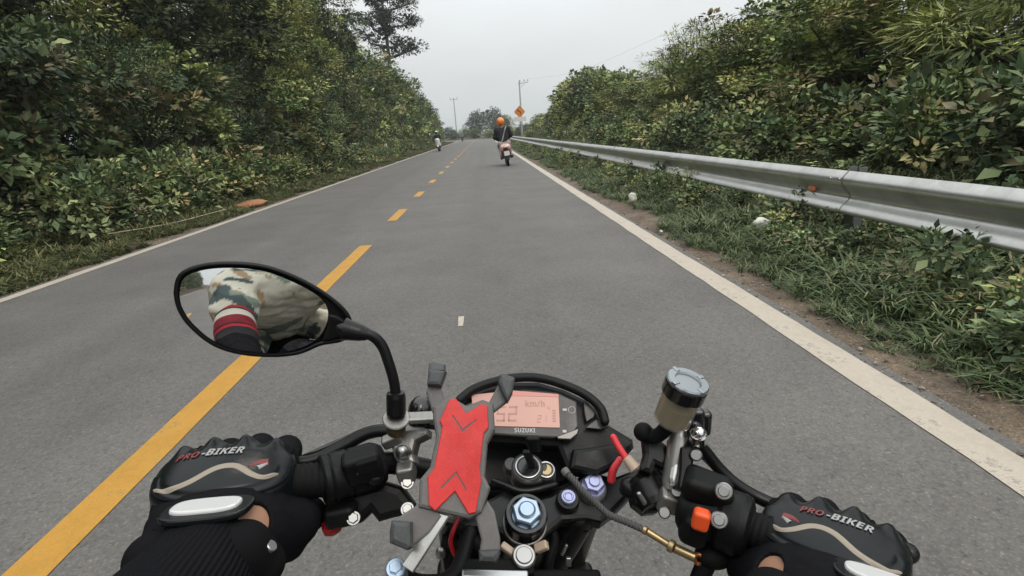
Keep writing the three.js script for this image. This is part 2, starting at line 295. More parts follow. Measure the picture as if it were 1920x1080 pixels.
function leaves(r, clumps, o) {
  const P = [], I = [], K = [], d = V(0, 0, 0), n = V(0, 0, 0), s = V(0, 0, 0), q = V(0, 0, 0), tones = TONES[o.tone];
  for (const c of clumps) {
    const cx = 0.6 + 0.75 * Math.pow(r(), 1.5), base = tones[Math.floor(r() * tones.length)], kind = r();
    for (let i = 0; i < c.n; i++) {
      const a = r() * 6.2832, u = r() * 2 - 1, w = Math.sqrt(1 - u * u); d.set(w * Math.cos(a), u * 0.8 + 0.15, w * Math.sin(a));
      const R = c.r * (0.35 + 0.65 * Math.sqrt(r())); q.copy(c.p).addScaledVector(d, R); q.y += (d.y * -0.1) * c.r;
      const L = lerp(o.leaf[0], o.leaf[1], Math.pow(r(), 1.6)) * (kind > 0.82 ? 1.35 : 1), W = L * lerp(o.wide[0], o.wide[1], r());
      d.addScaledVector(c.out, 0.5); d.x += (r() - 0.5) * 0.9; d.z += (r() - 0.5) * 0.9; d.y += (r() - 0.5) * 0.7 - o.droop; d.normalize();
      n.set((r() - 0.5) * 1.1 + c.out.x * 0.5, 1, (r() - 0.5) * 1.1 + c.out.z * 0.5); s.crossVectors(d, n).normalize(); n.crossVectors(s, d);
      const b = P.length / 3, f = 0.25 * W, mid = 0.42;
      P.push(q.x, q.y, q.z, q.x + d.x * L * mid + s.x * W + n.x * f, q.y + d.y * L * mid + s.y * W + n.y * f, q.z + d.z * L * mid + s.z * W + n.z * f,
        q.x + d.x * L - n.x * f * 0.6, q.y + d.y * L - n.y * f * 0.6, q.z + d.z * L - n.z * f * 0.6,
        q.x + d.x * L * mid - s.x * W + n.x * f, q.y + d.y * L * mid - s.y * W + n.y * f, q.z + d.z * L * mid - s.z * W + n.z * f);
      I.push(b, b + 1, b + 2, b, b + 2, b + 3);
      const t = r() < 0.82 ? base : tones[Math.floor(r() * tones.length)], k = cx * (0.75 + 0.5 * r());
      for (let v = 0; v < 4; v++) K.push(t[0] * k, t[1] * k, t[2] * k);
    }
  }
  const g = new THREE.BufferGeometry(); g.setAttribute('position', new THREE.Float32BufferAttribute(P, 3)); g.setAttribute('color', new THREE.Float32BufferAttribute(K, 3)); g.setIndex(I);
  return g;
}
function bent(r, a, b, r0, r1, wob = 0.12, seg = 7) {                  // a tapering, slightly crooked limb
  const L = a.distanceTo(b), pts = []; for (let i = 0; i <= 3; i++) { const p = a.clone().lerp(b, i / 3); if (i && i < 3) p.add(V((r() - 0.5) * L * wob, (r() - 0.5) * L * wob * 0.5, (r() - 0.5) * L * wob)); pts.push(p); }
  const cv = new THREE.CatmullRomCurve3(pts), g = new THREE.TubeGeometry(cv, seg, 1, 6), p = g.attributes.position, uv = g.attributes.uv;
  for (let i = 0; i <= seg; i++) { const c = cv.getPointAt(i / seg), k = lerp(r0, r1, i / seg); for (let j = 0; j <= 6; j++) { const q = i * 7 + j; p.setXYZ(q, c.x + (p.getX(q) - c.x) * k, c.y + (p.getY(q) - c.y) * k, c.z + (p.getZ(q) - c.z) * k); uv.setXY(q, j / 6 * 0.6, i / seg * L); } }
  g.computeVertexNormals(); return g;
}
// a bushy plant clothed in leaves to the ground
function shrubKind(seed, W, H, nClumps, perClump, o) {
  const r = rng(seed), clumps = [], stems = [];
    const nL = o.lobes ?? 16;                                            // boughs that swell out of the mass, with hollows between them
  for (let b = 0; b < nL; b++) {
    const t = 0.04 + 0.92 * (b + r()) / nL, a = b * 2.4 + r() * 0.8;
    let R = W * (t < 0.35 ? 0.78 + 0.22 * t / 0.35 : Math.sqrt(Math.max(0.02, 1 - Math.pow((t - 0.35) / 0.68, 2.2))));
    const k = 0.45 + 0.4 * r(), c = V(Math.cos(a) * R * k, t * H * 0.93, Math.sin(a) * R * k), LR = W * (0.36 + 0.24 * r()), m = Math.round(nClumps / nL);
    for (let i = 0; i < m; i++) {
      const ph = r() * 6.2832, u = -0.35 + 1.35 * Math.pow(r(), 0.8), w = Math.sqrt(Math.max(0, 1 - u * u)), d = V(w * Math.cos(ph), u, w * Math.sin(ph));
      const p = c.clone().addScaledVector(d, LR * (0.62 + 0.42 * r())); p.y = Math.max(p.y, 0.05 * H * r());
      clumps.push({ p, r: (0.2 + 0.26 * r()) * o.clump, n: Math.round(perClump * (0.6 + 0.8 * r())), out: V(d.x + Math.cos(a) * 0.6, d.y * 0.7 + 0.35, d.z + Math.sin(a) * 0.6).normalize() });
    }
    stems.push(bent(r, V(c.x * 0.15, Math.max(0, c.y - LR * 2.2), c.z * 0.15), c, 0.035 * o.clump, 0.015));
  }
  for (let i = 0; i < (o.shoots ?? 8); i++) { const a = r() * 6.28, k = W * 0.7 * Math.sqrt(r()), p = V(Math.cos(a) * k, H * (0.95 + 0.13 * r()), Math.sin(a) * k); clumps.push({ p, r: 0.22 * o.clump, n: Math.round(perClump * 0.5), out: V(0, 1, 0) }); stems.push(bent(r, V(p.x * 0.8, H * 0.7, p.z * 0.8), p, 0.014, 0.006)); }
  for (let i = 0; i < 6; i++) { const a = r() * 6.28, b = V(Math.cos(a) * W * 0.15, -0.15, Math.sin(a) * W * 0.15), e = clumps[Math.floor(r() * nClumps)].p; const m = V(e.x * 0.4, e.y * 0.55 + 0.2, e.z * 0.4); stems.push(bent(r, b, m, 0.05 * o.clump, 0.03), bent(r, m, e, 0.03, 0.01)); }
  return { foliage: leaves(r, clumps, o), stem: merge(stems) };
}
// a tree with a bare trunk, limbs, and leaf clumps at the ends of its boughs
function treeKind(seed, H, spread, base, nB, o) {
  const r = rng(seed), clumps = [], wood = [], top = V((r() - 0.5) * 1.2, H, (r() - 0.5) * 1.2);
  wood.push(bent(r, V(0, -0.3, 0), top, 0.02 * H * (o.girth ?? 1), 0.03, 0.05, 14));
  for (let i = 0; i < nB; i++) {
    const t = lerp(base, 0.98, (i + r() * 0.6) / nB), a = i * 2.4 + r(), len = spread * (0.45 + 0.75 * r()) * (1.15 - 0.75 * (t - base) / (1 - base));
    const s = V(top.x * t, H * t, top.z * t), side = o.lean ?? [0, 0], e = s.clone().add(V(Math.cos(a) * len + side[0] * len, len * (0.15 + 0.35 * r()), Math.sin(a) * len + side[1] * len));
    wood.push(bent(r, s, e, 0.05 + 0.012 * (1 - t) * H, 0.015, 0.25));
    const nc = o.perBough ?? 6;
    for (let k = 0; k < nc; k++) { const u = 0.35 + 0.65 * (k + r()) / nc, p = s.clone().lerp(e, u).add(V((r() - 0.5) * len * 0.5, (r() - 0.3) * len * 0.3, (r() - 0.5) * len * 0.5)); clumps.push({ p, r: (0.4 + 0.4 * r()) * o.clump, n: Math.round(o.n * (0.5 + r())), out: V(Math.cos(a), 0.4, Math.sin(a)) }); if (k % 2) wood.push(bent(r, s.clone().lerp(e, u * 0.9), p, 0.022, 0.008)); }
  }
  return { crown: leaves(r, clumps, o), trunk: merge(wood) };
}
const BROAD = { leaf: [0.09, 0.2], wide: [0.24, 0.38], droop: 0.25, clump: 1, tone: 'green' };
const tallKinds = [11, 23, 37, 51].map((s, i) => shrubKind(s, 2.1, 7.9, 280, i === 3 ? 95 : 74, { ...BROAD, lobes: 22, clump: 1.15, leaf: [[0.085, 0.22], [0.1, 0.28], [0.085, 0.2], [0.06, 0.15]][i], wide: i === 1 ? [0.12, 0.2] : [0.24, 0.38], droop: i === 1 ? 0.6 : 0.25, tone: ['green', 'green', 'dark', 'olive'][i], shoots: 24 }));
const SPECIES = [{ leaf: [0.06, 0.15] }, { leaf: [0.09, 0.24], wide: [0.06, 0.1], droop: 0.55, tone: 'olive', shoots: 22, n: 1.1 }, { leaf: [0.035, 0.085], n: 1.5 }, { leaf: [0.05, 0.13], tone: 'olive', shoots: 20 }, { leaf: [0.1, 0.22], wide: [0.3, 0.44], n: 0.6 }];
const lowKinds = [71, 83, 97, 105, 113].map((s, i) => shrubKind(s, 1.5, 3.5, 165, Math.round(78 * (SPECIES[i].n ?? 1)), { ...BROAD, lobes: 13, clump: 0.85, shoots: 14, ...SPECIES[i] }));
const tallFar = [12, 24, 38].map(s => shrubKind(s, 2.1, 7.9, 220, 34, { ...BROAD, lobes: 22, clump: 1.3, leaf: [0.16, 0.36], shoots: 14 }));
const lowFar = [72, 84].map((s, i) => shrubKind(s, 1.5, 3.5, 120, 34, { ...BROAD, tone: i ? 'olive' : 'green', lobes: 13, clump: 1, leaf: [0.12, 0.28] }));
const farKinds = [131, 149, 167].map((s, i) => shrubKind(s, 2.6, 5, 170, 30, { ...BROAD, leaf: [0.2, 0.42], clump: 1.7, tone: ['green', 'dark', 'olive'][i] }));
const weedKinds = [181, 193, 201].map((s, i) => shrubKind(s, 0.5, 0.8, 26, 20, { ...BROAD, leaf: [0.06, 0.15], clump: 0.5, shoots: 3 }));
const ONES = ['', 'first', 'second', 'third', 'fourth', 'fifth', 'sixth', 'seventh', 'eighth', 'ninth', 'tenth', 'eleventh', 'twelfth', 'thirteenth', 'fourteenth', 'fifteenth', 'sixteenth', 'seventeenth', 'eighteenth', 'nineteenth'];
const ord = n => n < 20 ? ONES[n] : n % 10 ? ['', '', 'twenty', 'thirty', 'forty', 'fifty'][Math.floor(n / 10)] + '-' + ONES[n % 10] : ['', '', 'twentieth', 'thirtieth', 'fortieth', 'fiftieth'][n / 10];
function plant(name, kind, label, category, x, z, sx, sy, turn, m, group) {
  const g = new THREE.Group(); g.name = numbered(name); scene.add(g); g.position.set(x, height(x, z) - 0.05, z); g.rotation.y = turn; g.scale.set(sx, sy, sx); tag(g, label, category, group);
  for (const k in kind) { const o = lit(new THREE.Mesh(kind[k], k === 'foliage' || k === 'crown' ? leafMats[m] : bark)); o.name = k; g.add(o); }
  return g;
}
{
  const r = rng(4242);
  // left: tall front of trees grown together, with lower shrubs at its foot
  let n = 0; const zs = []; for (let z = 3; z > -92; z -= z > -30 ? 2.35 : 3.1) zs.push(z);
  for (const z of zs) { n++; const k = Math.floor(r() * 4), end = smooth(-66, -95, z); plant('thicket_tree', z < -42 ? tallFar[k % 3] : tallKinds[k], `tall leafy tree in the left roadside thicket, ${ord(n)} from the camera`, 'tree', -9.0 - r() * 1.9, z + (r() - 0.5) * 1.2, 0.9 + r() * 0.5, (0.8 + r() * 0.34) * (1 - 0.3 * end), r() * 6.28, [0, 1, 2, 4, 4][Math.floor(r() * 5)], 'tall trees of the left thicket'); }
  n = 0;
  for (let z = 1.5; z > -97; z -= z > -30 ? 1.95 : 3) { n++; const k = [0, 1, 2, 4, 0, 2][Math.floor(r() * 6)], s = 0.7 + r() * 0.5; plant('verge_shrub', z < -36 ? lowFar[k % 2] : lowKinds[k], `leafy shrub at the foot of the left thicket, ${ord(n)} from the camera`, 'shrub', -7.4 - r() * 0.9, z + (r() - 0.5) * 0.7, s, s * (0.85 + 0.3 * r()), r() * 6.28, [0, 1, 0, 4, 2][Math.floor(r() * 5)], 'shrubs at the foot of the left thicket'); }
  n = 0;
  for (let z = 6.5; z < 130; z += z < 40 ? 3.6 : 6) { n++; plant('thicket_tree', tallFar[n % 3], `tall leafy tree of the left thicket behind the rider, ${ord(n)} from the mirror`, 'tree', -9.2 - r() * 1.6, z, 1.1 + 0.4 * r(), 0.8 + 0.3 * r(), r() * 6.28, [0, 1, 2, 3, 4][n % 5], 'trees behind the rider, seen in the mirror'); }
  // right: a bank of shrubs behind the rail
  n = 0;
  for (let z = 2; z > -50; z -= z > -20 ? 1.9 : 2.5) { n++; const k = z > -14 ? [0, 1, 2, 3, 2][Math.floor(r() * 5)] : Math.floor(r() * 5), s = 0.86 + r() * 0.3, tall = (0.54 + 0.34 * smooth(-12, -45, z) + 0.28 * r()) * (1 - 0.26 * Math.exp(-(((z + 25) / 5.5) ** 2))); plant('bank_shrub', z < -30 ? lowFar[k % 2] : lowKinds[k], `leafy shrub on the bank behind the guardrail, ${ord(n)} from the camera`, 'shrub', 6.7 + r() * 0.9, z + (r() - 0.5) * 0.8, s, tall, r() * 6.28, [0, 2, 4, 4, 2][Math.floor(r() * 5)], 'shrubs on the bank behind the guardrail'); }
  n = 0;
  for (let z = 1; z > -48; z -= 3) { n++; const k = z > -16 ? [0, 1, 2, 3, 2][Math.floor(r() * 5)] : Math.floor(r() * 5); plant('bank_shrub', z < -24 ? lowFar[k % 2] : lowKinds[k], `taller shrub in the back row of the right bank, ${ord(n)} from the camera`, 'shrub', 8.9 + r() * 0.8, z + (r() - 0.5), 1.2, (0.6 + 0.3 * r() + 0.22 * smooth(-12, -45, z)) * (1 - 0.3 * Math.exp(-(((z + 27) / 7) ** 2))), r() * 6.28, [0, 4, 2, 4][Math.floor(r() * 4)], 'back row of shrubs on the right bank'); }
  // where the road turns away: loose bushes that close the view
  n = 0;
  const far = []; for (let i = 0; i < 22; i++) far.push([-62 + i * 4.6 + r() * 2, -150 - r() * 14 - (i % 2) * 12]);
  for (const [x, z] of far) { n++; const s = 0.55 + r() * 0.45; plant('distant_bush', farKinds[Math.floor(r() * 3)], `hazy bush beyond the bend of the road, ${ord(n)} counted from the left`, 'bush', x, z, s * 1.3, s * (0.8 + 0.3 * r()) * (x > -3 && x < 12 ? 1.6 : 0.72), r() * 6.28, [0, 1, 2][Math.floor(r() * 3)], 'bushes beyond the bend'); }
  for (let i = 0; i < 14; i++) { n++; const [x, z] = at(92 + i * 5.5, 6 + r() * 2.5), s = 0.26 + 0.14 * r(); plant('distant_bush', farKinds[i % 3], `low scrub on the outside of the bend, ${ord(i + 1)} along it`, 'bush', x, z, s * 1.5, s, r() * 6.28, [0, 2, 4][i % 3], 'low scrub round the bend'); }
  n = 0;
  for (const [x, z, s] of [[7.5, -54, 0.5], [8.5, -60, 0.62], [8, -68, 0.5], [9.5, -76, 0.7], [9, -88, 0.62], [10.5, -98, 0.8], [13, -110, 0.85], [13, -124, 0.8]]) { n++; plant('verge_bush', farKinds[Math.floor(r() * 3)], `bush behind the far stretch of guardrail, ${ord(n)} beyond the bank`, 'bush', x, z, s, s * 0.8, r() * 6.28, [0, 2, 4][Math.floor(r() * 3)], 'bushes behind the far stretch of guardrail'); }
  // single trees that stand above the thicket
  const TW = { leaf: [0.12, 0.3], wide: [0.2, 0.32], droop: 0.35, tone: 'dark', clump: 1.1, n: 48 };
  plant('tall_tree', treeKind(301, 21, 3.0, 0.42, 22, { ...TW, lean: [0.5, 0], perBough: 11, n: 80, leaf: [0.14, 0.34], girth: 0.8 }), 'tall slender tree alone against the sky above the left thicket', 'tree', -9.7, -62, 1, 1, 0.3, 3);
  plant('tall_tree', treeKind(313, 16, 4.2, 0.3, 20, { ...TW, perBough: 9, n: 60 }), 'big dark tree rising behind the thicket, next to the gap of sky', 'tree', -12.4, -40, 1, 1, 1.3, 3);
  plant('tall_tree', treeKind(331, 15, 4.4, 0.3, 20, { ...TW, perBough: 9, n: 60 }), 'big dark tree behind the thicket, left of its taller neighbour', 'tree', -14.0, -34, 1, 1, 2.3, 3);
  plant('tall_tree', treeKind(347, 8.2, 3, 0.32, 16, { ...TW, perBough: 8, n: 60 }), 'dark tree overtopping the shrubs of the right bank', 'tree', 11.2, -12.5, 1, 1, 0.8, 3);
  plant('tall_tree', treeKind(353, 7.4, 2.6, 0.34, 14, { ...TW, perBough: 8, n: 55, tone: 'green' }), 'green tree behind the right bank, nearest to the camera', 'tree', 11, -6.5, 1, 1, 0.4, 1);
  // low weeds by the thicket and under the rail: more than anyone could count
  const spots = [[], [], []];
  for (let i = 0; i < 520; i++) { const z = 3 - Math.pow(r(), 1.5) * 70, x = -6.15 - 1.2 * r(); spots[i % 3].push([x, z, 0.5 + r() * 0.7]); }
  for (let i = 0; i < 420; i++) { const z = 2 - Math.pow(r(), 1.4) * 60, x = 4.6 + 1.4 * Math.pow(r(), 0.7); spots[i % 3].push([x, z, 0.4 + r() * 0.75]); }
  for (let i = 0; i < 170; i++) { const z = 1 - Math.pow(r(), 1.3) * 45, x = 2.5 + 0.9 * r(); spots[i % 3].push([x, z, 0.22 + r() * 0.3]); }
  const q = new THREE.Object3D();
  spots.forEach((l, k) => {
    const m = lit(new THREE.InstancedMesh(weedKinds[k].foliage, leafMats[k], l.length)); l.forEach(([x, z, s], i) => { q.position.set(x, height(x, z) - 0.03, z); q.rotation.set(0, i * 2.4, 0); q.scale.set(s, s * (0.7 + 0.5 * ((i * 7) % 10) / 10), s); q.updateMatrix(); m.setMatrixAt(i, q.matrix); });
    m.name = numbered('weeds'); m.userData.kind = 'stuff'; tag(m, ['low broad-leaved weeds scattered along both verges', 'small dull green weeds among the verge grass', 'paler leafy weeds dotted along both verges'][k], 'weeds'); scene.add(m);
  });
  // grass tufts
  const tuft = (seed, nB, hgt, lay) => { const rr = rng(seed), P = [], K = [], I = []; for (let i = 0; i < nB; i++) { const a = rr() * 6.28, R = 0.09 * Math.sqrt(rr()), bx = Math.cos(a * 3) * R, bz = Math.sin(a * 3) * R, h = hgt * (0.5 + 0.6 * rr()), le = h * lay * (0.4 + rr()), w = 0.0042 + 0.004 * rr(), dx = Math.cos(a), dz = Math.sin(a), b = P.length / 3; const t = [[0.09, 0.125, 0.055], [0.065, 0.095, 0.045], [0.14, 0.17, 0.078], [0.27, 0.25, 0.15]][Math.floor(rr() * 3.35)], k = 0.75 + 0.5 * rr(); for (const [u, ww] of [[0, 1], [0.45, 0.85], [0.8, 0.5]]) for (const sd of [-1, 1]) P.push(bx + dx * le * u * u - dz * w * ww * sd, h * u * (1 - 0.25 * u * lay), bz + dz * le * u * u + dx * w * ww * sd); P.push(bx + dx * le * 1.15, h * (0.9 - 0.35 * lay), bz + dz * le * 1.15); for (let v = 0; v < 7; v++) K.push(t[0] * k, t[1] * k, t[2] * k); I.push(b, b + 1, b + 2, b + 1, b + 3, b + 2, b + 2, b + 3, b + 4, b + 3, b + 5, b + 4, b + 4, b + 5, b + 6); } const g = new THREE.BufferGeometry(); g.setAttribute('position', new THREE.Float32BufferAttribute(P, 3)); g.setAttribute('color', new THREE.Float32BufferAttribute(K, 3)); g.setIndex(I); return g; };
  const tufts = [tuft(5, 30, 0.26, 0.8), tuft(6, 36, 0.17, 1.1)];
  const gs = [[], []];
  for (let i = 0; i < 90000 && gs[0].length + gs[1].length < 40000; i++) {
    const z = 2.5 - Math.pow(r(), 1.9) * 100, right = r() < 0.66, e = right ? 0.15 + 4.6 * r() : 0.12 + 1.9 * r(), x = right ? ROAD_R + e : ROAD_L - e;
    const edge = 0.36 + 0.36 * fbm(x * 0.5 + 3, z * 0.42, 3) + (right ? -0.05 : -0.25); if (e < edge - 0.15 * r()) continue;
    if (!right && fbm(x * 0.8, z * 0.5 + 30, 3) > 0.28) continue;
    gs[r() < (right ? 0.55 : 0.3) ? 0 : 1].push([x, z, (0.62 + 0.7 * r()) * (0.55 + 0.45 * smooth(edge, edge + 0.6, e))]);
  }
  gs.forEach((l, k) => { const m = lit(new THREE.InstancedMesh(tufts[k], leafMats[k], l.length)); l.forEach(([x, z, s], i) => { q.position.set(x, height(x, z) - 0.015, z); q.rotation.set(0, i * 1.7, 0); q.scale.set(s * 1.3, s, s * 1.3); q.updateMatrix(); m.setMatrixAt(i, q.matrix); m.setColorAt(i, new THREE.Color().setRGB(...(x > 0 ? [1, 1, 1] : [1.05, 0.88, 0.78]).map(v => v * (0.8 + 0.4 * ((i * 13) % 17) / 17)))); }); m.name = numbered('grass'); m.userData.kind = 'stuff'; tag(m, ['long leaning grass on both verges of the road', 'short flattened grass on both verges of the road'][k], 'grass'); scene.add(m); });
  // loose stones along both edges of the asphalt
  const st = new THREE.DodecahedronGeometry(1, 0), gm = lit(new THREE.InstancedMesh(st, mat('pebble', [0.3, 0.27, 0.24], 0.9), 3200));
  for (let i = 0; i < 3200; i++) { const right = r() < 0.72, z = 1 - Math.pow(r(), 1.6) * 34, e = Math.pow(r(), 1.7) * 0.8 - 0.05, x = right ? ROAD_R + e : ROAD_L - e, s = 0.003 + 0.011 * Math.pow(r(), 3); q.position.set(x, Math.max(height(x, z), e < 0.03 ? 0.001 : -1) + s * 0.4, z); q.rotation.set(r() * 6, r() * 6, r() * 6); q.scale.set(s, s * 0.7, s * 1.2); q.updateMatrix(); gm.setMatrixAt(i, q.matrix); const k = 0.5 + 0.9 * r(); gm.setColorAt(i, new THREE.Color().setRGB(k, k * 0.97, k * 0.93)); }
  gm.name = 'gravel'; gm.userData.kind = 'stuff'; tag(gm, 'loose small stones along the edges of the asphalt', 'gravel'); scene.add(gm);
  // dead leaves on the left verge
  const dl = new THREE.BufferGeometry(); dl.setAttribute('position', new THREE.Float32BufferAttribute([-0.05, 0.004, 0, 0, 0.012, 0.022, 0.055, 0.006, 0, 0, 0.01, -0.022], 3)); dl.setIndex([0, 1, 2, 0, 2, 3]);
  const dm = lit(new THREE.InstancedMesh(dl, mat('dead_leaf', [0.15, 0.1, 0.06], 0.8), 2200));
  for (let i = 0; i < 2200; i++) { const left = r() < 0.8, z = 2 - Math.pow(r(), 1.5) * 50, x = left ? ROAD_L - 0.1 - 1.9 * r() : ROAD_R + 0.1 + 1.2 * r(); q.position.set(x, height(x, z) + 0.012 + 0.02 * r(), z); q.rotation.set((r() - 0.5) * 0.8, r() * 6.28, (r() - 0.5) * 0.8); q.scale.setScalar(0.35 + 0.6 * r()); q.updateMatrix(); dm.setMatrixAt(i, q.matrix); dm.setColorAt(i, new THREE.Color().setRGB(0.6 + 0.8 * r(), 0.6 + 0.6 * r(), 0.6 + 0.5 * r())); }
  dm.name = 'leaf_litter'; dm.userData.kind = 'stuff'; tag(dm, 'brown dead leaves strewn over both verges', 'leaf litter'); scene.add(dm);
}
// ------------------------------------------------------------------ materials of the machine and its rider
mat('black_plastic', [0.006, 0.0065, 0.007], 0.46, 0, { specularIntensity: 0.55 }); mat('satin_black', [0.008, 0.008, 0.009], 0.34, 0, { specularIntensity: 0.7 }); mat('black_rubber', [0.006, 0.006, 0.0065], 0.7, 0, { specularIntensity: 0.35 });
mat('gloss_black', [0.006, 0.006, 0.007], 0.22, 0, { clearcoat: 0.6, clearcoatRoughness: 0.15 });
mat('cast_alloy', [0.42, 0.41, 0.4], 0.45, 0.85); mat('polished_alloy', [0.5, 0.51, 0.51], 0.28, 1); mat('chrome', [0.8, 0.8, 0.8], 0.08, 1); mat('zinc_bolt', [0.4, 0.4, 0.39], 0.38, 1);
mat('blue_anodised', [0.42, 0.52, 0.64], 0.3, 0.75); mat('violet_anodised', [0.42, 0.44, 0.66], 0.32, 0.7); mat('brass', [0.5, 0.38, 0.2], 0.4, 0.8); mat('brown_brass', [0.16, 0.12, 0.07], 0.45, 0.7);
mat('holder_grey', [0.16, 0.15, 0.15], 0.55); mat('holder_dark', [0.07, 0.075, 0.08], 0.55); mat('holder_red', [0.74, 0.036, 0.034], 0.58); mat('brushed_steel', [0.58, 0.57, 0.55], 0.34, 0.95);
mat('panel_grey', [0.06, 0.057, 0.057], 0.38); mat('button_orange', [0.85, 0.1, 0.02], 0.4); mat('button_red', [0.42, 0.012, 0.02], 0.35); mat('red_rubber', [0.7, 0.04, 0.05], 0.5); mat('beige_plastic', [0.52, 0.4, 0.3], 0.5);
mat('fluid', [0.46, 0.35, 0.13], 0.2); mat('cap_alloy', [0.4, 0.43, 0.45], 0.3, 0.9); mat('bright_alloy', [0.72, 0.71, 0.7], 0.36, 0.9); mat('smoked_plastic', [0.85, 0.84, 0.78], 0.12, 0, { transmission: 0.85, thickness: 0, ior: 1.4 });
mat('lens', [0.9, 0.9, 0.9], 0.05, 0, { transmission: 0.85, thickness: 0 }); mat('mirror_glass', [0.9, 0.9, 0.9], 0.015, 1); mat('tank_paint', [0.02, 0.025, 0.06], 0.2, 0, { clearcoat: 1 });
mat('glove_fabric', [0.007, 0.007, 0.009], 0.85, 0, { specularIntensity: 0.25 }); mat('glove_armour', [0.007, 0.009, 0.01], 0.3, 0, { specularIntensity: 0.6 }); mat('glove_trim', [0.33, 0.28, 0.22], 0.6); mat('reflex_white', [0.66, 0.66, 0.65], 0.3, 0, { clearcoat: 0.6 });
mat('print_white', [0.36, 0.36, 0.36], 0.5); mat('print_red', [0.22, 0.04, 0.04], 0.5); mat('skin', [0.36, 0.19, 0.12], 0.6); mat('velcro', [0.008, 0.008, 0.009], 0.9, 0, { specularIntensity: 0.2 });
const scuff = tile(512, (u, v, pn) => { const a = pn(u, v, 6, 1) * 0.5 + pn(u, v, 31, 2) * 0.3 + pn(u, v, 120, 3) * 0.2, d = pn(u, v, 200, 4); const c = 212 + (a - 0.5) * 40 + (d > 0.88 ? 30 : 0); return [c, c, c - 3]; });
const scuffR = tile(512, (u, v, pn) => 205 + (pn(u, v, 9, 5) - 0.5) * 70 + (pn(u, v, 150, 6) - 0.5) * 50, false), grainB = tile(256, (u, v, pn) => 128 + (pn(u, v, 128, 2) - 0.5) * 200, false);
for (const t of [scuff, scuffR, grainB]) t.repeat.set(7, 7);
for (const k of ['black_plastic', 'satin_black', 'holder_grey', 'holder_dark', 'holder_red', 'cast_alloy', 'panel_grey', 'brushed_steel']) { M[k].map = scuff; M[k].roughnessMap = scuffR; M[k].roughness *= 1.25; M[k].color.multiplyScalar(1.3); }
for (const k of ['holder_grey', 'holder_dark', 'holder_red', 'black_plastic']) { M[k].bumpMap = grainB; M[k].bumpScale = 0.00008; }
const font = await new FontLoader().loadAsync('fonts/droid/droid_sans_bold.typeface.json');

